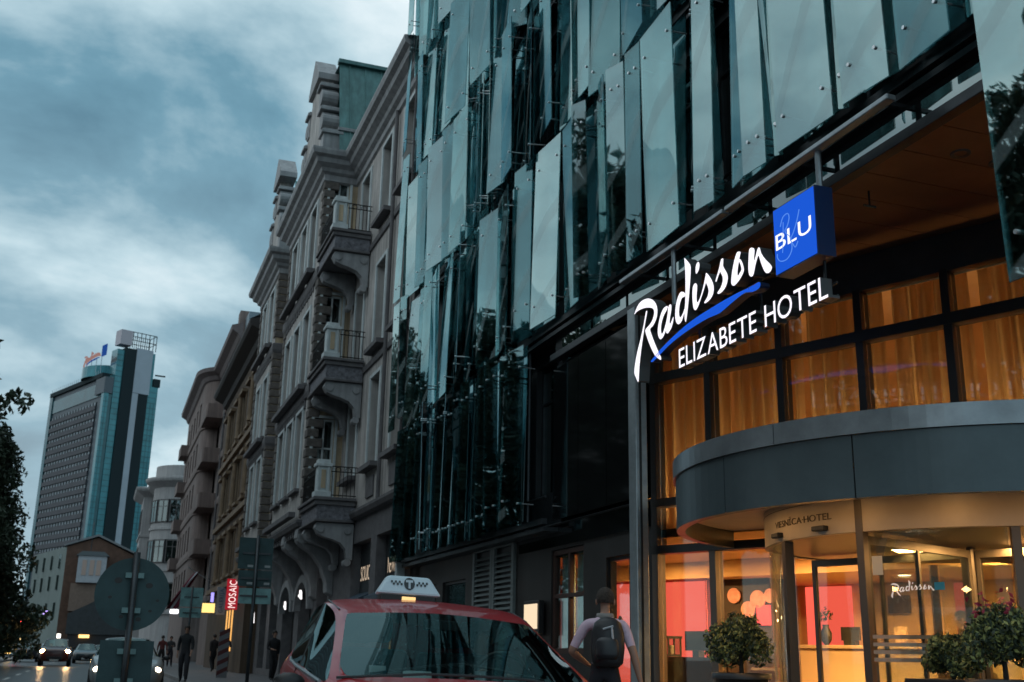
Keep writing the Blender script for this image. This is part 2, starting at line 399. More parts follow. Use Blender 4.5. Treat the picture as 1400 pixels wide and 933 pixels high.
# steelwork carrying the glass
rnd = random.Random(11)
for r in range(0, 8):
    z = ROWS[r]; y0 = 17.4 if r == 0 else 4.0
    MB().box(6.86, y0, z-.05, 6.96, 27.0, z+.05).build('steel_rail', M['steel'], hotel)
    MB().tube([(6.93, y0, z+.42), (6.93, 27.0, z+.42)], .022, 6).build('steel_rail', M['steel'], hotel)
    MB().box(6.9, y0, z-.16, 7.19, 27.15, z-.09).build('maintenance_walkway', M['steel'], hotel)
y = 26.6
while y > 4.5:
    z0 = 3.2 if y > 17.3 else 6.55
    MB().tube([(6.97, y, z0), (6.97, y, TOP)], .035, 8).build('steel_post', M['steel'], hotel); y -= 1.65

# hung glass panels: x local = width, z = height, y = thickness
tiltr = random.Random(4)
def panel(yc, z0, w, h, yaw, gm, dx=0.0, bolts=True):
    # every width gets its own mesh so that the print keeps its scale
    me = MB().box(-w/2, -.008, 0, w/2, .008, h).mesh('glass_panel', gm)
    o = place('glass_panel', me, hotel, (6.58+dx, yc, z0), R(90)+yaw, rx=R(tiltr.uniform(-1.6, 1.6)))
    if bolts:
        bm = MB(); ex = min(.14, w*.3)
        for bx_, bz in ((-w/2+ex, .38), (w/2-ex, .38), (-w/2+ex, h-.38), (w/2-ex, h-.38)):
            bm.tube([(bx_, -.014, bz), (bx_, .026, bz)], .021, 10)
            bm.tube([(bx_, -.30, bz), (bx_, -.01, bz)], .012, 5)
        c = bpy.data.objects.new('panel_fixings', bm.mesh('panel_fixings', M['bolt'])); c.matrix_basis = o.matrix_basis.copy(); link(c, o); c['kind'] = 'stuff'
    return o
G1, G2, G3 = M['gpanel'], M['gpanel2'], M['gpanel3']
G0 = glass('facade_glass_plain', (0.38, 0.50, 0.52), 0.14, 0.012, wobble=0.28, rtint=(0.66, 0.90, 0.92))
# the row above the entrance, read from right to left
for ya, yb, yaw, gm, dx in ((6.85, 7.59, -4, G2, .03), (7.71, 8.36, 5, G3, 0), (8.37, 8.48, 50, G1, .03), (8.58, 9.55, 2, G3, 0), (9.56, 9.66, 50, G1, .03),
        (9.81, 10.25, 4, G3, -.02), (10.26, 10.60, -9, G2, .0), (10.99, 11.41, 6, G3, -.02), (11.42, 11.67, -24, G1, .02), (11.9, 12.95, -3, G1, .04),
        (13.0, 13.42, 5, G2, 0), (13.6, 13.98, 20, G3, .02), (14.05, 14.7, -12, G1, .05), (14.95, 15.25, 28, G3, 0), (15.3, 16.05, -6, G2, .08), (16.15, 17.15, 4, G3, -.04)):
    panel((ya+yb)/2, 6.62, yb-ya, 3.36, R(yaw), gm, dx)
y = 26.95
for r in (0, 1, 2, 3, 4, 5, 6):
    y = 26.95-(r % 2)*.35 if r else 26.95
    stop = {0: 17.5, 1: 17.3}.get(r, 4.6)
    if r not in (0, 1):
        # an end pane standing proud of the corner
        pass
    while y > stop:
        w = rnd.choice((.30, .42, .55, .62, .75, .9, 1.02, 1.08))
        kind = rnd.random()
        if kind < .14: gapw = rnd.uniform(.12, .3)
        else: gapw = rnd.choice((-.05, .01, .02, .03, .06))
        big = w > .5
        yaw = rnd.choice((-14, -9, -5, -2, 2, 4, 6, 9)) if big else rnd.choice((-34, -22, 18, 30, 40, 5))
        gm = rnd.choice((G1, G2, G3, G2, G1, G2)) if big else rnd.choice((G1, G3, G2))
        if r == 0: gm = G0; yaw = rnd.choice((-6, -3, 2, 3, 5)) if big else rnd.choice((-14, 8, 12))
        dz = rnd.choice((0, 0, 0, .12, -.1, .22)) if r else rnd.choice((0, .1))
        if y-w > stop-.3:
            panel(y-w/2, ROWS[r]-.05+dz, w, rnd.choice((3.3, 3.36, 3.2)), R(yaw), gm, rnd.uniform(-.05, .08), bolts=(r < 5))
        y -= w*math.cos(R(yaw))+gapw
panel(27.02, 10.1, .55, 4.2, R(4), G3, -.12); panel(27.05, 14.4, .5, 3.6, R(-4), G3, -.1); panel(26.98, 6.6, .5, 3.4, R(4), G3, -.1); panel(27.05, 18.1, .5, 3.6, R(3), G3, -.1)
# the big low pane beside the entrance
panel(5.75, 4.1, 1.42, 4.4, R(2), G3, 0.0)
# a second, plainer layer of panes hung behind the first
for r in range(0, 7):
    y = 26.6-(r % 3)*.4; stop = 17.6 if r == 0 else 5.0
    while y-.9 > stop:
        w = rnd.choice((.5, .7, .9, 1.1)); panel(y-w/2, ROWS[r]+.05, w, 3.2, R(rnd.choice((-6, -3, 2, 5))), G0 if r == 0 else rnd.choice((G2, G1, G2)), .2, bolts=False); y -= w+rnd.choice((.04, .25, .5))
# a lone narrow lit fin in the lower row
panel(18.35, 3.4, .3, 3.3, R(28), G3, -.05)

# underside over the entrance
FASC = MB(); FASC.box(6.92, 4.0, 6.10, 7.06, 17.25, 6.22); FASC.build('soffit_beam', M['steel'], hotel, bevel=.01)
f2 = MB(); f2.box(7.03, 4.0, 6.23, 7.19, 17.25, 6.66); f2.build('fascia', M['dark'], hotel)
for i in range(9):
    y0 = 5.2+i*1.3
    p_ = MB().box(6.985, y0+.03, 6.26, 7.0, y0+1.24, 6.44); p_.build('fascia_glass', M['gdark'], hotel)
for y0, y1 in ((7.70, 10.72), (10.78, 13.66)):
    MB().box(6.55, y0, 6.36, 6.66, y1, 6.42).build('gutter', M['steel_lt'], hotel, bevel=.012)
for y0 in (7.9, 9.4, 10.6, 12.1, 13.4): MB().box(6.6, y0-.02, 6.42, 7.05, y0+.02, 6.46).build('gutter_bracket', M['steel'], hotel)
wx = lambda y: 7.2+(14.0-y)*math.tan(R(24))
y = 13.98
while y > 4.2:
    y2 = y-.565
    MB().add([(7.07, y, 6.14), (wx(y)+.02, y, 6.14), (wx(y2)+.02, y2, 6.14), (7.07, y2, 6.14), (7.07, y, 6.18), (wx(y)+.02, y, 6.18), (wx(y2)+.02, y2, 6.18), (7.07, y2, 6.18)],
             [(0,1,2,3), (4,7,6,5), (0,4,5,1), (1,5,6,2), (2,6,7,3), (3,7,4,0)]).build('ceiling_board', M['wood'], hotel)
    y -= .58
MB().quad((7.06, 4, 6.21), (13, 4, 6.21), (13, 14.2, 6.21), (7.06, 14.2, 6.21)).build('ceiling_void', M['dark'], hotel)
for x, y in ((7.69, 8.03), (8.2, 8.05), (8.9, 6.9), (8.2, 6.6)):
    MB().lathe([(.06, 0), (.085, -.012), (.10, -.012), (.10, .012)], (x, y, 6.135), 20).build('ceiling_light', M['post'], hotel, smooth=True)
MB().tube([(7.42, 9.14, 6.13), (7.42, 9.14, 5.95)], .012, 6).tube([(7.34, 9.14, 5.95), (7.50, 9.14, 5.95)], .014, 6).build('ceiling_rod', M['black'], hotel)

# slanted entrance wall: posts, transoms, panes
post_s = [0.06, 1.03, 2.2, 3.36, 4.5, 5.66, 6.82, 7.98, 9.1]
for s in post_s: MB().fbox(FE, -s-.05, -s+.05, 2.66, 5.68, -.18, .03).build('window_post', M['black'], hotel)
for s in (0.06, 1.03, 7.1, 8.2): MB().fbox(FE, -s-.05, -s+.05, .12, 2.55, -.14, .03).build('window_post', M['post'], hotel)
MB().fbox(FE, -9.2, 0, 2.55, 2.66, -.16, .05).build('transom', M['black'], hotel)
MB().fbox(FE, -9.2, 0, 5.0, 5.14, -.15, .04).build('transom', M['black'], hotel)
MB().fbox(FE, -9.2, 0, 5.66, 6.13, -.2, .02).build('head_panel', M['dark'], hotel)
MB().fbox(FE, -9.2, 0, 3.2, 3.32, -.15, .035).build('transom', M['black'], hotel)
for a_, c_ in zip(post_s[:-1], post_s[1:]):
    for z0, z1 in ((2.68, 3.18), (3.34, 4.98), (5.16, 5.64)):
        MB().fbox(FE, -c_+.06, -a_-.06, z0, z1, -.06, -.045).build('window_pane', M['gupper'], hotel)
for a_, c_ in ((.06, 1.03), (1.03, 2.3), (6.8, 8.2)):
    MB().fbox(FE, -c_+.06, -a_-.06, .14, 2.54, -.06, -.045).build('window_pane', M['gclear'], hotel)
MB().box(6.82, 13.72, 0.12, 7.0, 13.96, 6.08).build('entrance_pillar', M['steel_lt'], hotel, bevel=.012)
MB().box(6.875, 13.70, 0.12, 6.9, 13.719, 6.08).build('pillar_joint', M['black'], hotel)

# rooms behind: lobby below, curtained room above
CE = M['cream']
r_ = MB(); r_.add([E(0, .125, .06), E(10, .125, .06), E(10, .125, 7), E(-5.5, .125, 7), E(-5.5, .125, 2.55)], [(0,1,2,3,4)]); r_.build('lobby_floor', M['lfloor'], hotel)
r_ = MB(); [r_.add([E(0, zz, .06), E(10, zz, .06), E(10, zz, 7), E(-5.5, zz, 7), E(-5.5, zz, 2.55)], [(0,1,2,3,4)]) for zz in (2.78, 2.9)]; r_.build('lobby_ceiling', CE, hotel)
r_ = MB(); r_.quad(E(-5.5, .12, 6.2), E(10, .12, 6.2), E(10, 2.78, 6.2), E(-5.5, 2.78, 6.2)); r_.quad(E(10, .12, .3), E(10, .12, 6.2), E(10, 2.78, 6.2), E(10, 2.78, .3)); r_.build('lobby_wall', CE, hotel)
r_ = MB(); r_.fbox(FE, 0.76, 1.80, .13, 2.77, -4.6, -4.05); r_.build('lobby_wall', mat('dark_wallpaper', (0.035, 0.022, 0.02), 0.6, var=.3, vscale=5), hotel)
r_ = MB(); r_.fbox(FE, 1.79, 5.4, .13, 2.77, -4.5, -3.7); r_.build('lobby_wall', M['red_wall'], hotel)
r_ = MB(); r_.fbox(FE, -8.0, 5.4, 2.50, 2.775, -6.1, -3.5); r_.build('lobby_bulkhead', CE, hotel)
r_ = MB(); r_.fbox(FE, 1.82, 2.72, .55, 2.46, -3.69, -3.66); r_.build('backlit_panel', M['red_glow'], hotel)
r_ = MB(); r_.fbox(FE, 3.1, 4.6, .55, 2.46, -3.69, -3.66); r_.build('backlit_panel', M['red_glow'], hotel)
r_ = MB(); r_.fbox(FE, .40, 1.32, .9, 2.47, -6.15, -6.1); r_.build('backlit_panel', M['red_glow'], hotel)
r_ = MB(); r_.fbox(FE, -1.72, -1.5, 1.2, 2.46, -6.15, -6.1); r_.build('backlit_panel', M['red_glow'], hotel)
def light(name, loc, e_, size, color, rot=(0, 0, 0), sy=None, spread=None):
    d = bpy.data.lights.new(name, 'AREA'); d.energy = e_; d.size = size; d.color = color
    if sy: d.shape = 'RECTANGLE'; d.size_y = sy
    if spread: d.spread = spread
    o = bpy.data.objects.new(name, d); o.location = loc; o.rotation_euler = rot; COL.objects.link(o); return o
WARM = (1.0, 0.52, 0.17); CXc, CYc = 9.0, 9.85
for s, d in ((-2.0, 2.3), (0.6, 2.4), (1.4, 4.6), (3.4, 3.0), (4.4, 4.4), (6.2, 2.4)):
    MB().lathe([(.0, .006), (.07, .006), (.09, 0), (.10, .01)], E(s, 2.765 if d < 3.5 else 2.488, d), 18).build('downlight', M['lamp_warm'], hotel)
    light('lobby_lamp', E(s, 2.73 if d < 3.5 else 2.46, d), 190, .25, WARM)
MB().fbox(FE, -1.72, -1.32, 2.69, 2.72, -3.45, -3.3).build('strip_lamp', M['lamp_warm'], hotel)
for a in (150, 175, 200, 225, 250):
    c_ = (CXc+2.82*math.cos(R(a)), CYc+2.82*math.sin(R(a)), 2.752)
    MB().lathe([(0, .0), (.03, .0), (.04, -.004), (.045, .003)], c_, 16).build('canopy_downlight', M['lamp_warm'], hotel)
    light('canopy_lamp', (c_[0], c_[1], 2.74), 5, .12, WARM)
light('door_lamp', (CXc, CYc-.6, 2.38), 70, .4, WARM)
# pictures and round wall plates
for nm, (s0, s1, z0, z1) in enumerate(((-.19, 0.0, 2.04, 2.3), (.3, .68, 1.98, 2.28), (2.6, 3.0, 1.9, 2.25))):
    MB().fbox(FE, -s1, -s0, z0, z1, -6.19, -6.1).build('wall_picture', mat('picture', (0.05, 0.03, 0.03), .4, var=.8, vscale=9), hotel)
plm = mat('wall_plate', (0.75, 0.33, 0.28), 0.5, var=.4, vscale=6)
for s, z, r in ((-1.45, 2.22, .13), (-.97, 2.15, .15), (-1.17, 1.98, .14), (-.72, 2.2, .12)):
    c_ = Vector(E(s, z, 4.03)); n_ = FE.N
    MB().tube([c_, c_+n_*.03], r, 20).build('wall_plate', plm, hotel)
MB().fbox(FE, .74, 1.0, 1.72, 2.05, -4.04, -4.0).build('wall_panel', mat('pink_panel', (0.8, 0.08, 0.12), .5, emit=(1, .05, .1), estr=.5), hotel)

# curtains of the room over the lobby
def curtain_mat():
    m = bpy.data.materials.new('curtain'); m.use_nodes = True; n = m.node_tree.nodes; l = m.node_tree.links; n.clear()
    o = n.new('ShaderNodeOutputMaterial'); d = n.new('ShaderNodeBsdfDiffuse'); t = n.new('ShaderNodeBsdfTranslucent'); x = n.new('ShaderNodeMixShader')
    tcx = n.new('ShaderNodeTexCoord'); mp = n.new('ShaderNodeMapping'); mp.inputs['Scale'].default_value = (9, 9, .25); nz_ = n.new('ShaderNodeTexNoise'); nz_.inputs['Scale'].default_value = 1.5; nz_.inputs['Detail'].default_value = 4
    rr = n.new('ShaderNodeValToRGB'); rr.color_ramp.elements[0].position = .3; rr.color_ramp.elements[0].color = (.56, .35, .155, 1); rr.color_ramp.elements[1].position = .7; rr.color_ramp.elements[1].color = (.68, .43, .20, 1)  # vertical streaks paint in the shade of the folds
    l.new(tcx.outputs['Object'], mp.inputs[0]); l.new(mp.outputs[0], nz_.inputs[0]); l.new(nz_.outputs[0], rr.inputs[0])
    l.new(rr.outputs[0], d.inputs[0]); l.new(rr.outputs[0], t.inputs[0]); x.inputs[0].default_value = .35
    l.new(d.outputs[0], x.inputs[1]); l.new(t.outputs[0], x.inputs[2]); l.new(x.outputs[0], o.inputs[0]); return m
M['curtain'] = curtain_mat()
rc = random.Random(5)
def curtain(s0, s1, z0, z1, d=.38, name='curtain'):
    n = int((s1-s0)/.018); mb = MB(); ph = rc.uniform(0, 9); f = rc.uniform(42, 52); prev = None
    cols = []
    for i in range(n+1):
        s = s0+(s1-s0)*i/n
        w = .065*math.sin(f*.62*s+ph+1.6*math.sin(3.1*s+ph))+.02*math.sin(61*s+ph*2+math.sin(7*s))
        cols.append([E(s+.012*math.sin(5*z_+f*s*.5), z_, d+w*(1.0 if z_ < z1-.1 else .7)) for z_ in (z0, z0+(z1-z0)*.33, z0+(z1-z0)*.66, z1)])
    for i in range(n):
        for k in range(3): mb.quad(cols[i][k], cols[i+1][k], cols[i+1][k+1], cols[i][k+1])
    return mb.build(name, M['curtain'], hotel, smooth=True)
for s0, s1 in ((-.25, 1.18), (1.2, 2.3), (2.42, 3.5), (3.62, 4.62), (4.75, 5.8), (5.9, 6.95), (7.05, 8.1), (8.15, 9.2)): curtain(s0, s1, 2.92, 6.05)
rw = MB(); rw.quad(E(-1, 2.92, 3.2), E(10, 2.92, 3.2), E(10, 6.1, 3.2), E(-1, 6.1, 3.2)); rw.quad(E(-1, 6.1, .2), E(10, 6.1, .2), E(10, 6.1, 3.2), E(-1, 6.1, 3.2)); rw.quad(E(-.6, 2.92, .3), E(-.6, 2.92, 3.2), E(-.6, 6.1, 3.2), E(-.6, 6.1, .3)); rw.quad(E(9.6, 2.92, .3), E(9.6, 2.92, 3.2), E(9.6, 6.1, 3.2), E(9.6, 6.1, .3))
rw.build('curtained_room_wall', CE, hotel)
for s in (.5, 1.9, 3.3, 4.7, 6.1, 7.5):
    light('room_lamp', E(s, 3.15, 1.3), 14, .5, (1.0, 0.64, 0.32), rot=(R(155), R(25), R(114)))

for s in (.55, 1.35, 1.95, 2.6, 3.15, 3.8, 4.3, 4.95, 5.5, 6.1, 6.7, 7.4, 8.2):
    light('curtain_uplight', E(s, 3.0, .2), 16.0, .08, (1.0, 0.64, 0.30), rot=(R(190), 0, R(114)))
# canopy drum over the revolving door
CX, CY = 9.0, 9.85
def arc(r0, r1, z0, z1, a0, a1, n=10):
    mb = MB(); mb.lathe([(r0, z0), (r1, z0), (r1, z1), (r0, z1), (r0, z0)], (CX, CY, 0), n, 0, R(a0), R(a1))
    if abs(a1-a0-360) < 1e-6: return mb
    m = n+1; st = len(mb.v)-5*m
    mb.f.append((st, st+m, st+2*m, st+3*m)); mb.mi.append(0); mb.f.append((st+n, st+m+n, st+2*m+n, st+3*m+n)); mb.mi.append(0); return mb
A0, A1 = 114, 294
for a0, a1 in ((114, 144), (144, 183.5), (183.5, 211.2), (211.2, 239), (239, 266), (266, 294)):
    arc(3.12, 3.22, 2.565, 3.135, a0+.12, a1-.12, 14).build('canopy_panel', M['canopy'], hotel)
for a0, a1 in ((114, 150), (150, 197), (197, 244), (244, 294)): arc(3.0, 3.25, 3.14, 3.345, a0+.08, a1-.08, 18).build('canopy_rim', M['rim'], hotel)
arc(2.1, 3.119, 2.78, 2.84, 114, 294, 60).build('canopy_underside', M['white_under'], hotel)
arc(0.05, 2.99, 3.20, 3.30, 114, 294, 60).build('canopy_roof', M['steel'], hotel)
arc(2.14, 2.22, 2.385, 2.778, 100, 308, 70).build('door_collar', M['collar'], hotel)
arc(2.13, 2.224, 2.715, 2.722, 100, 308, 70).build('collar_trim', M['post'], hotel)
arc(0.05, 2.132, 2.40, 2.46, 24, 384, 60).build('door_ceiling', M['post'], hotel)
for a, w in ((171.5, 1.0), (201.0, 1.0), (238, 1.0), (262, 1.0), (30, 1.2), (60, 1.2)):
    arc(2.13, 2.228, .13, 2.379 if a != 201.0 else 2.7, a-w, a+w, 4).build('door_post', M['post'], hotel)
for a0, a1 in ((127, 170.2), (202.7, 236.3), (32, 58)):
    arc(2.17, 2.182, .14, 2.378, a0, a1, 16).build('curved_glass', M['gclear'], hotel, smooth=True)
MB().tube([(CX, CY, .13), (CX, CY, 2.4)], .05, 12).build('door_shaft', M['post'], hotel)
for a in (20, 110, 200, 290):
    fr = Fr(CX, CY, a); w = MB()
    for u0, u1, z0, z1 in ((.06, .11, .16, 2.36), (2.02, 2.07, .16, 2.36), (.11, 2.02, .16, .3), (.11, 2.02, 2.28, 2.36)): w.fbox(fr, u0, u1, z0, z1, -.025, .025)
    w.fbox(fr, 1.1, 1.14, .3, 2.28, -.02, .02)
    lf = w.build('door_wing', M['post'], hotel); MB().fbox(fr, .11, 2.02, .3, 2.28, -.006, .006).build('pane', M['gclear'], lf)
for a in (189.3, 169.3):
    MB().fbox(Fr(CX+2.22*math.cos(R(a)), CY+2.22*math.sin(R(a)), a-90), -.09, .09, 2.425, 2.475, .0, .07).build('door_sensor', M['black'], hotel, bevel=.01)
m_let = mat('collar_letter', (0.09, 0.075, 0.06), .6)
def PC(a, b, d):
    w = R(166.4)+a/2.22; return (CX+(2.222+d)*math.cos(w), CY+(2.222+d)*math.sin(w), 2.535+b)
word('VIESNĪCA·HOTEL', PC, 2.22*R(26.4), 0.066, .004, m_let, m_let, hotel, gap=.09)
# print on the revolving door glass
PD0 = 209.0
def PD(a, b, d):
    w = R(PD0)+a/2.35; return (CX+(2.232+d)*math.cos(w), CY+(2.232+d)*math.sin(w), 1.78+b)
SCRIPT = {
 'R_stem': [(12.707, 5.671), (12.682, 5.648), (12.738, 5.532), (12.81, 5.35), (12.882, 5.152), (12.938, 4.95), (12.966, 4.757), (13.0, 4.753), (13.058, 4.832), (13.096, 4.895), (13.07, 5.013), (12.998, 5.166), (12.893, 5.325), (12.788, 5.515), (12.735, 5.64)],
 'R_bowl': [(13.074, 5.722), (13.031, 5.773), (12.928, 5.838), (12.794, 5.853), (12.646, 5.829), (12.519, 5.771), (12.427, 5.689), (12.389, 5.601), (12.402, 5.513), (12.452, 5.451), (12.533, 5.405), (12.607, 5.387), (12.568, 5.3), (12.478, 5.155), (12.39, 5.027), (12.316, 4.927), (12.318, 4.887), (12.393, 4.927), (12.485, 4.991), (12.606, 5.143), (12.697, 5.289), (12.743, 5.378), (12.742, 5.417), (12.66, 5.44), (12.562, 5.475), (12.496, 5.54), (12.484, 5.606), (12.539, 5.661), (12.667, 5.706), (12.797, 5.733), (12.931, 5.744), (13.015, 5.737)],
 'a': [(12.101, 5.562), (12.198, 5.568), (12.277, 5.523), (12.342, 5.436), (12.387, 5.327), (12.381, 5.235), (12.322, 5.167), (12.239, 5.182), (12.157, 5.246), (12.158, 5.22), (12.129, 5.195), (12.087, 5.2), (12.007, 5.245), (11.956, 5.327), (11.957, 5.374), (12.028, 5.31), (12.058, 5.314), (12.049, 5.375), (12.009, 5.468), (12.0, 5.538), (12.04, 5.565), (12.09, 5.536), (12.105, 5.458), (12.162, 5.34), (12.242, 5.242), (12.285, 5.236), (12.301, 5.304), (12.267, 5.399), (12.202, 5.471), (12.124, 5.516)],
 'd': [(11.632, 6.058), (11.596, 6.038), (11.509, 5.953), (11.473, 5.886), (11.498, 5.706), (11.541, 5.502), (11.587, 5.33), (11.632, 5.211), (11.663, 5.259), (11.665, 5.345), (11.727, 5.261), (11.821, 5.233), (11.89, 5.289), (11.907, 5.391), (11.88, 5.51), (11.819, 5.602), (11.739, 5.644), (11.64, 5.598), (11.642, 5.551), (11.716, 5.555), (11.774, 5.494), (11.804, 5.393), (11.786, 5.317), (11.733, 5.325), (11.653, 5.403), (11.629, 5.56), (11.617, 5.744), (11.617, 5.918)],
 'i_dot': [(11.35, 5.845), (11.318, 5.889), (11.273, 5.89), (11.253, 5.844), (11.279, 5.783), (11.331, 5.754), (11.353, 5.777)],
 'i': [(11.437, 5.609), (11.376, 5.644), (11.325, 5.597), (11.347, 5.474), (11.345, 5.397), (11.311, 5.383), (11.231, 5.461), (11.155, 5.582), (11.11, 5.666), (11.084, 5.62), (11.166, 5.494), (11.258, 5.386), (11.335, 5.31), (11.395, 5.297), (11.436, 5.347), (11.453, 5.475)],
 's': [(11.103, 5.69), (11.056, 5.656), (10.978, 5.563), (10.933, 5.467), (10.947, 5.381), (11.02, 5.329), (11.134, 5.311), (11.167, 5.333), (11.087, 5.379), (11.055, 5.445), (11.076, 5.512), (11.115, 5.577), (11.117, 5.646)],
 's2': [(10.889, 5.518), (10.836, 5.594), (10.784, 5.667), (10.744, 5.744), (10.69, 5.733), (10.703, 5.653), (10.671, 5.598), (10.618, 5.523), (10.607, 5.456), (10.651, 5.381), (10.735, 5.338), (10.829, 5.335), (10.851, 5.361), (10.778, 5.396), (10.727, 5.456), (10.723, 5.519), (10.757, 5.571), (10.77, 5.596), (10.815, 5.561), (10.861, 5.504)],
 'o': [(10.367, 5.711), (10.309, 5.687), (10.324, 5.652), (10.362, 5.564), (10.391, 5.474), (10.388, 5.42), (10.342, 5.445), (10.306, 5.473), (10.324, 5.539), (10.353, 5.593), (10.325, 5.606), (10.279, 5.543), (10.253, 5.453), (10.29, 5.403), (10.37, 5.355), (10.473, 5.327), (10.531, 5.362), (10.534, 5.42), (10.504, 5.524), (10.451, 5.632), (10.401, 5.697)],
 'n': [(10.13, 5.647), (10.096, 5.662), (10.044, 5.644), (10.017, 5.608), (10.033, 5.539), (10.031, 5.487), (9.976, 5.575), (9.941, 5.612), (9.909, 5.594), (9.886, 5.525), (9.811, 5.427), (9.726, 5.345), (9.691, 5.291), (9.734, 5.252), (9.804, 5.263), (9.851, 5.314), (9.904, 5.422), (9.939, 5.513), (9.971, 5.494), (10.02, 5.413), (10.058, 5.334), (10.101, 5.318), (10.148, 5.351), (10.163, 5.436), (10.148, 5.554)],
 'swoosh': [(12.605, 4.94), (12.482, 4.984), (12.347, 5.027), (12.007, 5.107), (11.632, 5.172), (11.276, 5.203), (10.937, 5.214), (10.827, 5.22), (10.406, 5.22), (10.235, 5.21), (10.048, 5.209), (9.961, 5.21), (9.931, 5.181), (9.947, 5.144), (10.015, 5.13), (10.112, 5.138), (10.248, 5.171), (10.41, 5.158), (10.62, 5.124), (10.825, 5.091), (11.055, 5.107), (11.375, 5.1), (11.759, 5.072), (12.113, 5.02), (12.35, 4.961), (12.538, 4.918)],
}
# small copy of the mark on the door glass
m_dec = mat('door_print', (0.85, 0.85, 0.85), .6, emit=(1, .95, .9), estr=.25)
dm = MB()
for k, pts in SCRIPT.items():
    if k == 'swoosh': continue
    dm.prism([((12.9-y)*.125, (z-5.3)*.125+.03) for y, z in pts], PD, 0.0, .002)
dm.build('door_print', m_dec, hotel)
dm2 = MB(); dm2.prism([(.405, .03), (.5, .03), (.5, .1), (.405, .1)], PD, 0, .002); dm2.build('door_print', mat('door_print_blue', (.02, .25, .45), .6), hotel)
MB().prism([(-.2, .18), (-.09, .18), (-.09, .36), (-.2, .36)], PD, 0, .003).build('door_sticker', mat('sticker', (.6, .6, .58), .6), hotel)
for k in range(4): MB().prism([(-.25, -.62+k*.07), (1.0, -.62+k*.07), (1.0, -.585+k*.07), (-.25, -.585+k*.07)], PD, 0, .002).build('glass_stripe', mat('frost_stripe', (.5, .38, .3), .6), hotel)

# ---- dark shopfront left of the pillar
MB().box(7.16, 14.05, 2.95, 7.3, 19.3, 3.3).build('fascia', M['black_glass'], hotel); MB().box(7.12, 14.05, 6.0, 7.3, 17.4, 6.09).build('fascia', M['dark'], hotel)
M['shopf'] = mat('shopfront_dark', (0.018, 0.015, 0.014), .5, var=.4, vscale=2)
S = MB()
wall(S, FH, 14.02, 27.2, .12, 3.34, [(14.75, 15.55, .4, 2.62), (16.4, 17.78, 1.2, 2.9), (19.5, 22.0, .14, 3.3), (22.6, 24.3, .5, 2.7), (24.8, 26.6, .5, 2.7)], .15)
S.build('wall', M['shopf'], hotel); S = MB()
wall(S, FH, 14.02, 17.35, 3.345, 6.6, [], .15)
S.build('wall', M['black_glass'], hotel)
for uc, z0, w, h in ((15.15, .4, .8, 2.22), (23.45, .5, 1.7, 2.2), (25.7, .5, 1.8, 2.2)):
    window(FH, uc, z0, w-.01, h-.01, -.1, M['black'], M['gdark'] if z0 != .4 else M['gclear'], hotel, bars=0, transom=0 if z0 == .4 else .7, ft=.05)
for k in range(3): MB().box(7.02, 14.06+k*1.09, 3.36, 7.05, 15.13+k*1.09, 5.98).build('window_pane', M['black_glass'], hotel)
# bar window with pale blinds behind old glazing
window(FH, 17.09, 1.2, 1.37, 1.69, -.08, mat('bar_frame', (.05, .022, .016), .5), M['gclear'], hotel, bars=1, transom=.55, ft=.08)
cm = mat('pale_curtain', (.30, .42, .42), .8, var=.2)
for y0, y1 in ((16.45, 17.03), (17.16, 17.74)):
    mb = MB(); n = 24
    for i in range(n):
        a = y0+(y1-y0)*i/n; c = y0+(y1-y0)*(i+1)/n; fx = lambda q: 7.38+.02*math.sin(q*60)
        mb.quad((fx(a), a, 1.25), (fx(c), c, 1.25), (fx(c), c, 2.88), (fx(a), a, 2.88))
    mb.build('curtain', cm, hotel)
MB().box(7.62, 14.03, .14, 7.64, 19.0, 3.3).build('inner_wall', M['dark_int'], hotel) if False else None
# louvred doors
lv = mat('louvre_paint', (.16, .19, .19), .5, var=.15, vscale=6)
sl = MB().add([(-.03, -.5, 0), (.03, -.5, .055), (.03, .5, .055), (-.03, .5, 0), (-.03, -.5, .012), (.03, -.5, .067), (.03, .5, .067), (-.03, .5, .012)], [(0,1,2,3), (4,7,6,5), (0,4,5,1), (1,5,6,2), (2,6,7,3), (3,7,4,0)]).mesh('slat', lv)
for y0 in (19.53, 20.77):
    d_ = MB(); d_.box(7.14, y0, .15, 7.2, y0+.12, 3.28); d_.box(7.14, y0+1.09, .15, 7.2, y0+1.21, 3.28); d_.box(7.14, y0+.12, 3.16, 7.2, y0+1.09, 3.28); d_.box(7.14, y0+.12, .15, 7.2, y0+1.09, .35)
    dl = d_.build('louvred_door', lv, hotel)
    z = .38
    while z < 3.08: place('slat', sl, dl, (7.17, y0+.605, z), scale=(1, .97, 1)); z += .1
MB().box(7.235, 19.5, .14, 7.25, 22.0, 3.3).build('door_backing', M['black'], hotel)
mb_ = MB(); mb_.box(7.06, 18.0, 1.5, 7.16, 18.72, 2.08); mc = mb_.build('menu_case', M['black'], hotel, bevel=.01)
MB().box(7.045, 18.05, 1.6, 7.055, 18.67, 2.02).build('menu_sheet', emis('menu_glow', (1.0, .78, .52), 1.0), mc)
word('MENU', lambda a, b, d: (7.044-d, 18.55-a, 1.93+b), .3, .04, .001, M['black'], M['black'], mc, each=False, name='menu_print') if False else None

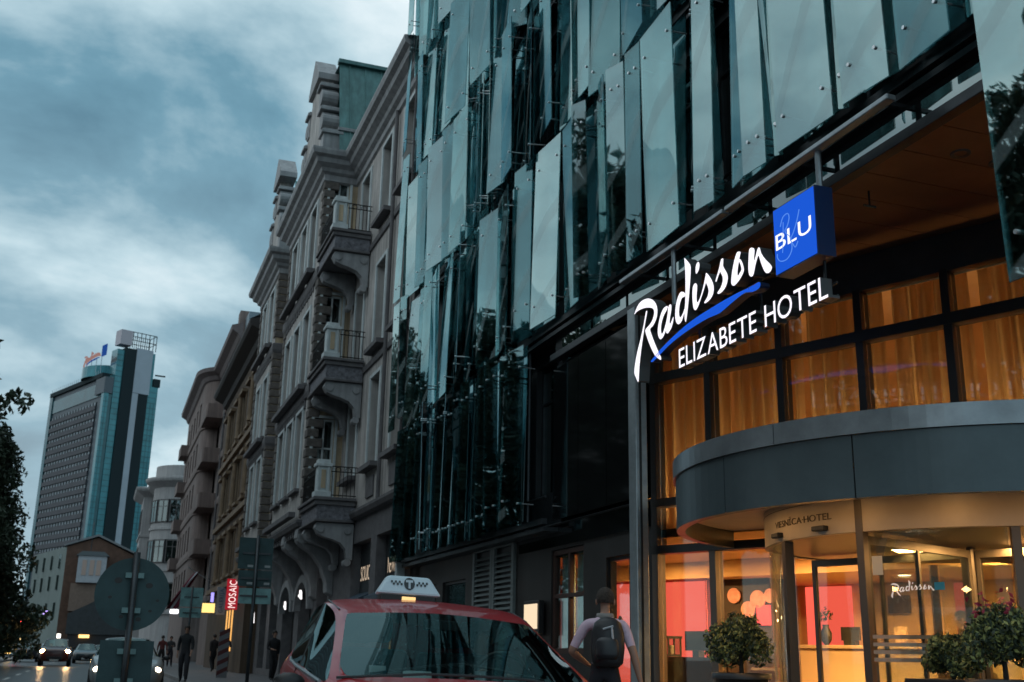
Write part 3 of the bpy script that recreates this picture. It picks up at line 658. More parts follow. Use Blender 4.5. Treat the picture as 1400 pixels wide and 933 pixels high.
# ================================================================ illuminated hotel sign
sign = thing('hotel_sign', (6.5, 10.8, 4.6), 'lit white script hotel sign with blue square and blue swoosh', 'sign')
def PS(a, b, d): return (6.66-d, a, b)
parts = {'R': ('R_stem', 'R_bowl'), 'i': ('i', 'i_dot'), 'a': ('a',), 'd': ('d',), 's': ('s',), 's2': ('s2',), 'o': ('o',), 'n': ('n',)}
def smooth_poly(p):
    q = []
    n = len(p)
    for i in range(n):
        p0, p1, p2, p3 = (Vector(p[(i+k-1) % n]) for k in range(4))
        q.append(tuple(p1)); m_ = (-p0+9*p1+9*p2-p3)/16
        q.append(tuple(m_))
    return q
for k, ks in parts.items():
    mb = MB()
    for kk in ks:
        poly = smooth_poly(SCRIPT[kk]); n = len(poly)
        mb.add([PS(a, b, .16) for a, b in poly], [tuple(range(n))], 0)
        mb.add([PS(a, b, .16) for a, b in poly]+[PS(a, b, 0) for a, b in poly], [(i, (i+1) % n, (i+1) % n+n, i+n) for i in range(n)]+[tuple(range(2*n-1, n-1, -1))], 1)
    mb.build('letter', [M['sign_white'], M['sign_side']], sign, flip=False)
poly = smooth_poly(SCRIPT['swoosh']); n = len(poly); mb = MB()
mb.add([PS(a, b, .16) for a, b in poly], [tuple(range(n))], 0); mb.add([PS(a, b, .16) for a, b in poly]+[PS(a, b, .04) for a, b in poly], [(i, (i+1) % n, (i+1) % n+n, i+n) for i in range(n)], 1)
mb.build('swoosh', [M['sign_blue'], M['sign_blue_side']], sign, flip=False)
mb = MB(); mb.box(6.50, 8.85, 5.16, 6.72, 9.62, 5.93); sq = mb.build('blue_square', M['sign_blue_side'], sign)
MB().box(6.491, 8.865, 5.175, 6.499, 9.605, 5.915).build('square_face', M['sign_blue'], sq)
bl = word('BLU', lambda a, b, d: (6.489-d, 9.575-a, 5.44+b+a*.0), .65, .175, .004, emis('sign_letter', (.95, .97, 1), 1.15), M['sign_white'], sq, gap=.1)
sw = lambda pts: [(6.488, a, b) for a, b in pts]
def fine(pts):
    q = []
    for i in range(len(pts)-1):
        p0 = Vector(pts[max(i-1, 0)]); p1 = Vector(pts[i]); p2 = Vector(pts[i+1]); p3 = Vector(pts[min(i+2, len(pts)-1)])
        for t in (0, .33, .66): q.append(tuple(.5*((2*p1)+(-p0+p2)*t+(2*p0-5*p1+4*p2-p3)*t*t+(-p0+3*p1-3*p2+p3)*t**3)))
    return q+[pts[-1]]
fl = MB()
fl.tube(sw(fine([(9.477, 5.687), (9.424, 5.776), (9.334, 5.79), (9.306, 5.731), (9.346, 5.651), (9.394, 5.615), (9.365, 5.563), (9.314, 5.518), (9.281, 5.399), (9.309, 5.328), (9.39, 5.283), (9.5, 5.297), (9.558, 5.353), (9.558, 5.401)])), .006, 6)
fl.tube(sw(fine([(9.119, 5.754), (9.172, 5.64), (9.247, 5.534), (9.295, 5.484), (9.258, 5.404), (9.219, 5.364), (9.171, 5.413)])), .006, 6)
fl.tube(sw(fine([(9.42, 5.72), (9.44, 5.5), (9.46, 5.38)])), .005, 6)
fl.build('flourish', M['sign_pale'], sq)
word('ELIZABETE HOTEL', lambda a, b, d: (6.64-d, 11.835-a, 4.66+b), 3.1, .245, .14, M['sign_white'], M['sign_side'], sign, gap=.10)
for y, z in ((12.13, 5.6), (8.92, 5.9)): MB().tube([(6.62, y, z), (6.62, y, 6.38)], .035, 8).build('hanger', M['steel_lt'], sign)
fb = MB()
for z in (4.72, 4.86): fb.box(6.66, 8.8, z-.012, 6.68, 11.8, z+.012)
fb.box(6.66, 9.7, 5.32, 6.69, 12.6, 5.36); fb.box(6.66, 9.6, 5.44, 6.69, 12.4, 5.47)
for y in (9.0, 10.2, 11.6): fb.box(6.665, y-.015, 4.7, 6.685, y+.015, 5.4)
for y in (9.3, 10.7, 12.2): fb.box(6.68, y-.015, 5.33, 6.95, y+.015, 5.36)
fb.build('sign_frame', M['steel'], sign)

# ================================================================ ornate townhouse with bays and balconies
M['plaster'] = mat('mauve_plaster', (0.54, 0.51, 0.485), .85, var=.24, vscale=.9, bump=.12, bscale=30, streak=.42)
M['plaster_y'] = mat('ochre_plaster', (0.58, 0.46, 0.31), .85, var=.22, vscale=.9, bump=.12, bscale=30, streak=.42)
M['stone'] = mat('dark_stone', (0.14, 0.135, 0.14), .85, var=.25, vscale=3, bump=.3, bscale=14)
M['quoin'] = mat('quoin_stone', (0.13, 0.115, 0.105), .9, var=.35, vscale=6, bump=.8, bscale=18)
M['mould'] = mat('moulding', (0.34, 0.345, 0.355), .7, var=.18, vscale=2.5, streak=.25)
M['copper'] = mat('copper_green', (0.10, 0.22, 0.215), .5, .2, var=.22, vscale=1.2, streak=.3)
M['wframe'] = mat('window_paint', (0.55, 0.60, 0.61), .55, var=.12, vscale=5)
M['wframe_d'] = mat('window_paint_dark', (0.08, 0.075, 0.075), .55)
M['pane'] = glass('old_window_glass', (0.40, 0.45, 0.46), 0.16, 0.01, wobble=.06)
M['iron'] = mat('wrought_iron', (0.015, 0.016, 0.017), .5, .5)
M['lintel'] = mat('surround', (0.62, 0.68, 0.69), .7, var=.12, vscale=4, streak=.2)
th = thing('townhouse', (7.0, 40.0, 0), 'ornate mauve townhouse with corner balconies, quoins and green copper roof', 'building')
FT = Fr(7.0, 0, 90)
FLO = ((6.45, 2.7), (10.1, 2.7), (14.3, 2.55))
def cornice_prof(e=0.0):   # (outwards, z)
    return [(0, 17.15), (.08, 17.2), (.08, 17.42), (.2, 17.5), (.24, 17.62), (.42, 17.74), (.46, 17.9), (.60, 17.98), (.64, 18.12), (.64, 18.2), (0, 18.3)]
def sweep(mb, path, prof, closed=False):
    """profile (out, z) swept along a plan path; out lies to the left of the direction of travel"""
    n = len(path); rings = []
    for i, p in enumerate(path):
        p = Vector(p)
        dirs = []
        if i > 0: dirs.append((p-Vector(path[i-1])).normalized())
        if i < n-1: dirs.append((Vector(path[i+1])-p).normalized())
        ns = [Vector((-d.y, d.x)) for d in dirs]
        m_ = sum(ns, Vector((0, 0)));  m_ = m_/max(m_.length_squared, 1e-6)*len(ns) if len(ns) == 2 else ns[0]
        if len(ns) == 2: m_ = (ns[0]+ns[1])/(1+ns[0].dot(ns[1]))
        rings.append([(p.x+m_.x*o, p.y+m_.y*o, z) for o, z in prof])
    k = len(prof)
    for i in range(n-1):
        for j in range(k-1): mb.quad(rings[i][j], rings[i+1][j], rings[i+1][j+1], rings[i][j+1])
    for r_ in (rings[0], rings[-1]): mb.add(r_, [tuple(range(k))])
    return mb
# plan path: travelling towards -Y... left of travel must be the street, so go from far to near? street is -X: travel +Y has left = -X
PLAN = [(7.0, 27.25), (7.0, 36.0), (5.85, 36.0), (5.85, 43.6), (7.0, 43.6), (7.0, 46.6), (5.85, 46.6), (5.85, 52.6), (7.0, 52.6), (7.0, 54.2)]
FA = Fr(5.85, 0, 90); FS1 = Fr(7.0, 36.0, 180); FS2 = Fr(7.0, 46.6, 180); FS3 = Fr(5.85, 43.6, 0); FS4 = Fr(5.85, 52.6, 0)
wy = (28.55, 31.35, 34.35)
hol = [(y-.6, y+.6, z, z+h) for z, h in FLO for y in wy]
m1 = MB(); wall(m1, FT, 27.25, 36.0, 5.2, 17.2, hol, .32); m1.build('wall', M['plaster'], th)
bays = ((36.0, 43.6, FS1), (46.6, 52.6, FS2))
for y0, y1, fs in bays:
    ws = [y0+1.9, y0+4.0, y0+6.1] if y1-y0 > 7 else [y0+1.8, y0+4.2]
    bh = [(y-.6, y+.6, z, z+h) for z, h in FLO for y in ws]
    m2 = MB(); wall(m2, FA, y0, y1, 5.2, 17.2, bh, .32); m2.build('bay_wall', M['plaster'], th)
    dh = [(.30, .98, z, z+2.9) for z in (5.75, 10.1, 14.35)] if y0 < 40 else []
    m3 = MB(); wall(m3, fs, 0, 1.15, 5.2, 17.2, dh, .2); m3.build('bay_side_wall', M['plaster_y'], th)
    m4 = MB(); wall(m4, Fr(5.85, y1, 0), 0, 1.15, 5.2, 17.2); m4.build('bay_side_wall', M['plaster'], th)
    for y in ws:
        for z, h in FLO: window(FA, y, z, 1.19, h-.01, -.26, M['wframe'], M['pane'], th)
    for a, b_, z0, z1 in dh:
        window(fs, .64, z0, .67, 2.89, -.12, M['wframe'], M['pane'], th, bars=1, transom=.66, ft=.07, name='balcony_door')
        sdr = MB(); sdr.fbox(fs, .2, .29, z0, z1+.1, .002, .05); sdr.fbox(fs, .99, 1.08, z0, z1+.1, .002, .05); sdr.fbox(fs, .29, .99, z1+.005, z1+.1, .002, .05); sdr.build('door_surround', M['lintel'], th)
    for y in ws:
        for z, h in FLO:
            q = MB(); q.fbox(FA, y-.78, y-.61, z-.02, z+h+.12, .003, .06); q.fbox(FA, y+.61, y+.78, z-.02, z+h+.12, .003, .06); q.fbox(FA, y-.61, y+.61, z+h+.005, z+h+.12, .003, .06); q.build('window_surround', M['lintel'], th)
            MB().fbox(FA, y-.82, y+.82, z-.13, z-.025, .003, .16).build('sill', M['stone'], th)
MB() and wall(m7 := MB(), FT, 43.6, 46.6, 5.2, 17.2); m7.build('wall', M['plaster'], th)
m5 = MB(); wall(m5, FT, 52.6, 54.2, 5.2, 17.2); m5.quad((7, 54.2, 0), (7, 54.2, 18), (16, 54.2, 18), (16, 54.2, 0)); m5.build('wall', M['plaster'], th)
m6 = MB(); m6.quad((7, 27.25, 5.2), (7, 27.25, 18), (16, 27.25, 18), (16, 27.25, 5.2)); m6.build('wall', M['plaster'], th)
for y in wy:
    for z, h in FLO:
        window(FT, y, z, 1.19, h-.01, -.26, M['wframe'], M['pane'], th)
        q = MB(); q.fbox(FT, y-.76, y-.61, z-.02, z+h+.12, .003, .05); q.fbox(FT, y+.61, y+.76, z-.02, z+h+.12, .003, .05); q.fbox(FT, y-.61, y+.61, z+h+.005, z+h+.12, .003, .05); q.build('window_surround', M['lintel'], th)
        MB().fbox(FT, y-.85, y+.85, z-.16, z-.025, .003, .26).build('sill', M['stone'], th)
        if z < 7 and y < 34: MB().fbox(FT, y-.45, y+.45, z-.95, z-.35, .003, .05).build('apron_panel', M['stone'], th)
crt = random.Random(9); M['lace'] = mat('lace_curtain', (.55, .56, .54), .9, var=.15, vscale=8)
def drape(fr, y, z, h, d):
    k = crt.random()
    for a, b_ in ([(-.5, -.5+crt.uniform(.15, .4)), (.5-crt.uniform(.15, .4), .5)] if k < .6 else ([(-.5, .5)] if k < .75 else [])):
        q = MB(); n = 10
        for i in range(n):
            u0 = a+(b_-a)*i/n; u1 = a+(b_-a)*(i+1)/n; q.quad(fr.p(y+u0, z+.05, d+.03*math.sin(u0*40)), fr.p(y+u1, z+.05, d+.03*math.sin(u1*40)), fr.p(y+u1, z+h-.05, d+.03*math.sin(u1*40)), fr.p(y+u0, z+h-.05, d+.03*math.sin(u0*40)))
        q.build('curtain', M['lace'], th, smooth=True)
for z, h in FLO:
    for y in wy: drape(FT, y, z, h, -.42)
    for y in (37.9, 40.0, 42.1, 48.4, 50.8): drape(FA, y, z, h, -.42)
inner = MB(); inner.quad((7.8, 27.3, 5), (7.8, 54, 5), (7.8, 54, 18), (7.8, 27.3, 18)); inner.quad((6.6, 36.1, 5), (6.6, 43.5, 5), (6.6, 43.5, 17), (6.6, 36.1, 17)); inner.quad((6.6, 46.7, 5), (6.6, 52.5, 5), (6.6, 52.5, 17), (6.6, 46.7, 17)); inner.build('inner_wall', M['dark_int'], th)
sweep(MB(), PLAN, cornice_prof()).build('cornice', M['mould'], th)
sweep(MB(), PLAN, [(0, 5.0), (.16, 5.04), (.22, 5.16), (.22, 5.24), (.05, 5.3), (0, 5.3)]).build('string_course', M['stone'], th)
for zz in (9.45, 13.55):
    sweep(MB(), PLAN[2:9], [(0, zz), (.06, zz+.02), (.1, zz+.14), (.1, zz+.4), (.02, zz+.46), (0, zz+.46)]).build('string_course', M['stone'], th)
    sweep(MB(), PLAN[:2], [(0, zz+.12), (.06, zz+.14), (.08, zz+.3), (0, zz+.36)]).build('string_course', M['stone'], th)
# quoins up the bay corners, each stone on its own
qa = MB().box(0, 0, 0, 1, 1, 1)
for (x, y, sy) in ((5.85, 36.0, 1), (5.85, 46.6, 1), (5.85, 43.6, -1), (5.85, 52.6, -1)):
    z = 5.35; k = 0
    while z < 17.0:
        ln = .48 if k % 2 else .33; l2 = .33 if k % 2 else .48; hh = .33
        if not (9.4 < z < 9.92 or 13.5 < z < 14.0):
            qb = MB(); y0, y1 = (y-.055, y+l2) if sy > 0 else (y-l2, y+.055)
            qb.box(x-.055, y0, z, x+ln, y1, z+hh-.035); qb.build('quoin_stone', M['quoin'], th, bevel=.03)
        z += hh; k += 1
# balconies in the nook beside the first bay
iron = M['iron']
for zb in (5.42, 9.78, 14.1):
    X0, Y0, Y1 = 5.72, 33.1, 35.98
    s_ = MB(); s_.box(X0, Y0, zb, 6.97, Y1, zb+.14); s_.box(X0-.06, Y0-.06, zb+.14, 6.97, Y1, zb+.24); s_.build('balcony_slab', M['stone'], th, bevel=.02)
    MB().box(X0+.08, Y0+.06, zb-.42, 6.96, Y1, zb-.002).build('balcony_frieze', mat('frieze_stone', (.17, .17, .19), .8, var=.5, vscale=9, bump=1, bscale=12), th)
    MB().box(X0+.02, Y0+.0, zb-.5, 6.965, Y1, zb-.425).build('balcony_moulding', M['stone'], th, bevel=.015)
    pc = MB(); x0, x1, y0, y1 = X0-.04, X0+.46, Y0-.04, Y0+.42; z0 = zb+.24
    pc.box(x0, y0, z0, x1, y1, z0+.16); pc.box(x0+.06, y0+.06, z0+.16, x1-.06, y1-.06, z0+.92); pc.box(x0, y0, z0+.92, x1, y1, z0+1.02); pc.box(x0+.06, y0+.06, z0+1.02, x1-.06, y1-.06, z0+1.14)
    for a in (x0+.075, x1-.135): pc.box(a, y0+.03, z0+.16, a+.06, y0+.06, z0+.92)
    pp = pc.build('balcony_pedestal', M['lintel'], th, bevel=.012)
    MB().box(x0+.18, y0+.035, z0+.26, x1-.18, y0+.058, z0+.82).build('pedestal_panel', M['plaster_y'], pp)
    # railing: near end and street side
    ra = MB(); zr = zb+.24
    for zz in (zr+.08, zr+.8, zr+.96): ra.tube([(x1, Y0+.12, zz), (6.98, Y0+.12, zz)], .016, 6); ra.tube([(X0+.1, y1, zz), (X0+.1, Y1, zz)], .016, 6)
    n = 6
    for i in range(n+1):
        x = x1+.04+(6.92-x1-.04)*i/n; ra.tube([(x, Y0+.12, zr), (x, Y0+.12, zr+.96)], .011, 5)
    for i in range(16):
        y = y1+.08+(Y1-y1-.12)*i/15; ra.tube([(X0+.1, y, zr), (X0+.1, y, zr+.96)], .011, 5)
    for cxr in (x1+.2, 6.7):
        ra.tube([(cxr+.09*math.cos(t), Y0+.12, zr+.86+.07*math.sin(t)) for t in [i*math.pi/6 for i in range(13)]], .01, 5)
    ra.build('railing', iron, th)
    # scrolled console under the near end, a second one farther in
    for yb in ((Y0+.1, Y0+.42), (35.3, 35.6)):
        prof = [(6.97, zb-.52), (X0+.12, zb-.52), (X0+.06, zb-.68), (X0+.16, zb-.86), (X0+.34, zb-.94), (X0+.6, zb-1.0), (X0+.86, zb-1.1), (6.75, zb-1.28), (6.80, zb-1.55), (6.97, zb-1.62)]
        cb = MB(); cb.prism(prof, lambda a, b_, d: (a, d, b_), yb[0], yb[1])
        for cx_, cz in ((X0+.24, zb-.72), (6.78, zb-.74), (6.82, zb-1.68)): cb.tube([(cx_, yb[0]-.04, cz), (cx_, yb[1]+.04, cz)], .11, 14)
        cb.build('balcony_bracket', M['mould'], th, bevel=.012)
# balustrade band along the bay fronts
for y0, y1, fs in bays:
    for zb in (5.42, 9.78, 14.0):
        bb = MB(); bb.fbox(FA, y0+.8, y1-.5, zb, zb+.18, .11, .34); bb.build('bay_ledge', M['stone'], th, bevel=.02)
        ii = MB(); a = y0+.95
        while a < y1-.6: ii.fbox(FA, a, a+.2, zb-.62, zb-.15, .003, .05); a += .42
        ii.build('bay_panels', M['stone'], th); ii_ = th
# big corbel under the lowest balcony / bay, warm lit from the shop below
for yb in ((36.1, 36.7), (38.9, 39.5), (42.6, 43.2), (47.0, 47.6)):
    prof = [(7.0, 5.0), (5.75, 5.0), (5.72, 4.7), (5.9, 4.45), (6.3, 4.2), (6.6, 3.8), (6.78, 3.3), (6.8, 3.0), (7.0, 2.9)]
    cb = MB(); cb.prism(prof, lambda a, b_, d: (a, d, b_), *yb)
    cb.tube([(5.95, yb[0]-.05, 4.68), (5.95, yb[1]+.05, 4.68)], .2, 16); cb.build('corbel', M['mould'], th, bevel=.02)
fl_ = MB(); fl_.box(5.86, 36.0, 4.96, 7.2, 43.6, 5.19); fl_.box(5.86, 46.6, 4.96, 7.2, 52.6, 5.19); fl_.build('bay_floor', M['stone'], th)
# gables over both bays: stepped scroll wall seen on edge
def gable(y0, y1):
    c = (y0+y1)/2; hw = (y1-y0)/2-.4; zc = 18.3
    half = [(hw, 0), (hw, 1.5), (hw-.1, 1.6), (hw-.9, 1.75), (hw-.75, 2.3), (hw-1.1, 3.0), (hw-1.5, 3.1), (hw-1.4, 3.7), (hw-1.75, 4.3), (hw-2.1, 4.4), (hw-2.1, 4.9), (0, 6.0)]
    if hw < 3.3: half = [(a*.85 if a > 1 else a, b_*.92) for a, b_ in half]
    poly = [(c-a, zc+b_) for a, b_ in half]+[(c+a, zc+b_) for a, b_ in half[::-1][1:]]
    g = MB(); g.prism(poly, lambda a, b_, d: (d, a, b_), 5.85, 6.35); o = g.build('gable', M['plaster'], th)
    for i, (z0, z1, inset) in enumerate(((0, 1.55, 0), (1.75, 2.95, .85), (3.1, 4.3, 1.45))):
        for sgn in (-1, 1):
            k = .85 if hw < 3.3 else 1
            ye = c+sgn*(hw-inset)*k
            q = MB(); a, b_ = (ye-.12, ye+.46) if sgn < 0 else (ye-.46, ye+.12)
            zz0, zz1 = zc+z0*(1 if k == 1 else .92), zc+z1*(1 if k == 1 else .92)
            if i == 0: q.box(5.78, a, zz0, 6.42, b_, zz1-.2)
            else:
                q.box(5.80, a+.04, zz0, 6.40, b_-.04, zz1-.25)
                yc = (a if sgn < 0 else b_); q.tube([(5.78, yc+.12*-sgn*-1*0, zz0+.42), (6.42, yc, zz0+.42)], .3, 14)
            q.build('gable_pier', M['mould'], o, bevel=.02)
            q = MB(); q.box(5.7, a-.1, zz1-.2, 6.5, b_+.1, zz1-.08); q.box(5.76, a-.03, zz1-.08, 6.44, b_+.03, zz1); q.build('gable_cap', M['mould'], o, bevel=.015)
    q = MB(); zt = zc+(6.0 if hw >= 3.3 else 5.5); q.prism([(c-1.1, zt-1.1), (c+1.1, zt-1.1), (c+1.1, zt-.85), (c, zt+.2), (c-1.1, zt-.85)], lambda a, b_, d: (d, a, b_), 5.7, 6.5); q.build('gable_crest', M['mould'], o)
gable(36.2, 43.4); gable(46.8, 52.4)
# copper mansard behind the first gable, with standing seams
cp = MB(); RZ0, RZ1 = 18.25, 23.0
cp.quad((6.35, 36.5, RZ0), (13, 36.5, RZ0), (13, 37.9, RZ1), (6.35, 37.9, RZ1)); cp.quad((6.35, 37.9, RZ1), (13, 37.9, RZ1), (13, 42, RZ1+.3), (6.35, 42, RZ1+.3)); cp.quad((6.35, 42, RZ1+.3), (13, 42, RZ1+.3), (13, 43.4, RZ0), (6.35, 43.4, RZ0))
cp.quad((6.36, 46.9, RZ0), (13, 46.9, RZ0), (13, 48, 22.3), (6.36, 48, 22.3)); cp.quad((7.0, 27.4, 18.25), (7.0, 54, 18.25), (10, 54, 19.6), (10, 27.4, 19.6))
ro = cp.build('roof', M['copper'], th)
x = 6.75
while x < 12.8:
    MB().add([(x-.02, 36.46, RZ0), (x+.02, 36.46, RZ0), (x+.02, 37.86, RZ1), (x-.02, 37.86, RZ1), (x-.02, 36.54, RZ0), (x+.02, 36.54, RZ0), (x+.02, 37.94, RZ1), (x-.02, 37.94, RZ1)], [(0,1,2,3), (4,7,6,5), (0,4,5,1), (1,5,6,2), (2,6,7,3), (3,7,4,0)]).build('roof_seam', M['copper'], ro); x += .62
MB().box(6.3, 36.85, 19.7, 13, 37.02, 19.82).build('roof_band', M['mould'], ro)
MB().box(6.3, 37.75, 23.0, 13, 38.05, 23.15).build('roof_ridge', M['copper'], ro)
# downpipes
for y in (29.95, 27.6):
    MB().tube([(6.9, y, 5.3), (6.9, y, 17.2)], .06, 8).build('downpipe', M['stone'], th)
# ground floor: shops
gf = MB(); wall(gf, FT, 27.25, 54.2, .12, 5.02, [(27.9, 30.2, .3, 4.3), (30.9, 33.4, .3, 4.3), (37.0, 38.8, .13, 3.6), (39.8, 42.4, .13, 3.8), (43.4, 46.3, .13, 3.9), (47.8, 50.0, .4, 3.6), (51, 53, .4, 3.6)], .4); gf.build('ground_floor_wall', M['stone'], th)
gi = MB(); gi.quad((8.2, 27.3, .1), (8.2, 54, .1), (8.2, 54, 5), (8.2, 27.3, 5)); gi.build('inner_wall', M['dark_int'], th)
glow = emis('shop_glow', (1.0, .46, .10), 1.25)
for y0, y1, ys in ((27.9, 30.2, (28.0, 28.75)), (30.9, 33.4, (31.0, 31.9))):
    MB().box(7.28, y0+.02, 2.72, 7.38, y1-.02, 4.28).build('shop_fascia', M['dark'], th)
    aw = MB(); aw.add([(6.72, y0, 2.62), (6.72, y1, 2.62), (7.27, y1, 2.86), (7.27, y0, 2.86), (6.72, y0, 2.5), (6.72, y1, 2.5), (7.27, y1, 2.74), (7.27, y0, 2.74)], [(0,1,2,3), (4,7,6,5), (0,4,5,1), (1,5,6,2), (2,6,7,3), (3,7,4,0)]); aw.build('awning', mat('awning_blue', (.03, .06, .09), .5), th)
    window(FT, (y0+y1)/2, .32, y1-y0-.02, 2.38, -.3, M['black'], M['gclear'], th, bars=3, transom=0, ft=.06, name='shop_window')
    MB().box(7.75, ys[0], .4, 7.8, ys[1], 2.6).build('lit_panel', glow, th)
    MB().box(7.76, ys[1]+.55, .4, 7.8, ys[1]+.9, 2.6).build('lit_panel', emis('shop_glow_dim', (1.0, .42, .10), .55), th)
    light('shop_lamp', (7.6, (y0+y1)/2, 2.6), 18, .4, (1, .6, .25))
    MB().ball((7.02, y0+.25, 2.42), .07).build('shop_lamp_globe', M['lamp_warm'], th)
gold = emis('gilt_letter', (.80, .62, .45), .75)
word('NEWHICK', lambda a, b, d: (7.27-d, 29.75-a, 3.25+b), 1.5, .42, .03, gold, M['sign_side'], th, gap=.06)
word('SOUICK', lambda a, b, d: (7.27-d, 33.1-a, 3.2+b), 1.5, .42, .03, gold, M['sign_side'], th, gap=.06)
MB().box(7.2, 28.18, 3.3, 7.24, 28.32, 4.1).build('letter', gold, th); MB().box(7.2, 31.5, 3.3, 7.24, 31.66, 4.05).build('letter', gold, th)
# wall lantern at the joint with the hotel
ln = thing('wall_lantern', (6.9, 27.0, 2.9), 'small black wall lantern between shopfront and hotel', 'lantern')
MB().box(6.78, 26.9, 2.95, 6.98, 27.1, 3.32).build('lantern_glass', M['wframe'], ln); MB().lathe([(.16, 0), (.14, .05), (.05, .16), (.02, .26)], (6.88, 27.0, 3.32), 8).build('lantern_cap', M['black'], ln); MB().tube([(6.88, 27, 2.95), (6.88, 27, 2.85), (7.1, 27, 2.75)], .02, 6).build('bracket', M['black'], ln)
# arch at the far end of the ground floor
for yc in (41.1, 44.8):
    ar = MB(); ar.prism([(yc+1.6*math.cos(t), 2.6+1.25*math.sin(t)) for t in [math.pi*i/14 for i in range(15)]]+[(yc-1.3*math.cos(t)*1.0, 2.6+.98*math.sin(t)) for t in [math.pi*i/14 for i in range(15)]], lambda a, b_, d: (d, a, b_), 6.8, 7.05); ar.build('arch', M['mould'], th)
lit_w = emis('small_lit_sign', (1, .95, .95), 1.6)
for nm, (y, z, w, h, lab) in enumerate(((38.3, 3.0, .55, .32, 'small white lit sign under the corbel nearest the shops'), (41.5, 2.75, .3, .3, 'small white lit crescent sign farther under the bay'), (50.3, 2.55, .7, .5, 'white lit arrow shaped sign beside the blank sign panels'))):
    o = MB(); o.prism([(y-w/2, z-h/2), (y+w/2, z-h*.1), (y+w*.1, z+h*.1), (y, z+h/2), (y-w*.3, z+h*.3)], lambda a, b_, d: (d, a, b_), 6.3, 6.36); tag(o.build('lit_sign', lit_w), lab, 'sign')

# ================================================================ dark house, then brown flats, then the white corner house
M['brown_d'] = mat('brown_render', (0.12, 0.082, 0.055), .85, var=.25, vscale=.8, streak=.3)
M['brown_t'] = mat('brown_trim', (0.22, 0.155, 0.10), .8, var=.25, vscale=2)
dh_ = thing('dark_house', (6.4, 63, 0), 'dark brown stone house with deep eaves, between townhouse and brown flats', 'building')
FD = Fr(6.4, 0, 90)
hh = [(y-.55, y+.55, z, z+2.1) for z in (5.2, 9.0, 12.8) for y in (56.2, 59.0, 61.8, 64.6, 67.4, 70.2)]
m_ = MB(); wall(m_, FD, 54.25, 73, .12, 16.6, hh, .3); m_.quad(FD.p(54.25, 0), FD.p(54.25, 16.6), (16, 54.25, 16.6), (16, 54.25, 0)); m_.quad(FD.p(73, 0), FD.p(73, 16.6), (16, 73, 16.6), (16, 73, 0)); m_.build('wall', M['brown_d'], dh_)
for h in hh:
    window(FD, (h[0]+h[1])/2, h[2], 1.09, 2.09, -.2, M['wframe_d'], M['pane'], dh_)
    q = MB(); q.fbox(FD, h[0]-.16, h[0]-.01, h[2]-.1, h[3]+.1, .003, .07); q.fbox(FD, h[1]+.01, h[1]+.16, h[2]-.1, h[3]+.1, .003, .07); q.build('window_surround', M['brown_t'], dh_)
    MB().fbox(FD, h[0]-.25, h[1]+.25, h[3]+.12, h[3]+.3, .003, .3).build('window_hood', M['brown_t'], dh_)
    MB().fbox(FD, h[0]-.2, h[1]+.2, h[2]-.24, h[2]-.1, .003, .18).build('sill', M['brown_t'], dh_)
for z0, o_ in ((4.4, .25), (8.2, .18), (12.0, .18)): MB().fbox(FD, 54.26, 73, z0, z0+.28, .003, o_).build('string_course', M['brown_t'], dh_)
sweep(MB(), [(6.4, 54.3), (6.4, 73.0)], [(0, 16.3), (.2, 16.4), (.3, 16.7), (.8, 16.95), (.9, 17.1), (.9, 17.25), (0, 17.5)]).build('eaves', mat('eaves_dark', (.05, .045, .045), .8), dh_)
rf = MB(); rf.quad((5.5, 54.3, 17.26), (5.5, 73, 17.26), (10, 73, 20), (10, 54.3, 20)); rf.build('roof', mat('dark_roof', (.05, .055, .06), .7), dh_)
for y in (58, 66): MB().box(6.6, y, 17.6, 7.4, y+1.2, 19.4).build('dormer', M['brown_d'], rf and dh_)
for y in (57.6, 63.2, 68.8):
    for z in (5.0, 8.9, 12.7): MB().tube([FD.p(y, z, .12), FD.p(y, z+.3, .12), FD.p(y, z+2.3, .12), FD.p(y, z+2.6, .12)], [.2, .15, .13, .2], 10).build('wall_column', M['brown_t'], dh_)
shoplit = emis('warm_window', (1.0, .50, .14), 1.1)
for y in (59.0, 60.3, 61.5): MB().box(6.36, y-.32, 1.1, 6.39, y+.12, 3.15).build('lit_window', shoplit, dh_)

M['mauve'] = mat('brown_mauve_render', (0.23, 0.175, 0.16), .85, var=.18, vscale=.8, streak=.3)
bf = thing('brown_flats', (7, 90, 0), 'mauve brown apartment block with rounded bay and stacked corner balconies', 'building')
FB = Fr(7.0, 0, 90); FB2 = Fr(5.9, 0, 90); zs_ = (4.9, 8.2, 11.5, 14.8, 18.1)
h1 = [(y-.5, y+.5, z+.3, z+2.2) for z in zs_ for y in (75.0, 78.2)]
m_ = MB(); wall(m_, FB, 73.05, 86, .12, 21.8, h1, .25)
m_.quad(FB.p(73.05, 0), FB.p(73.05, 21.8), (16, 73.05, 21.8), (16, 73.05, 0)); m_.build('wall', M['mauve'], bf)
h2 = [(y-.7, y+.7, z+.3, z+2.2) for z in zs_ for y in (90.6, 93.6, 96.6, 99.6, 102.6)]
m_ = MB(); wall(m_, FB2, 88.2, 105, .12, 21.8, h2, .25); m_.quad(FB2.p(105, 0), FB2.p(105, 21.8), (14, 105, 21.8), (14, 105, 0)); m_.build('bay_wall', M['mauve'], bf)
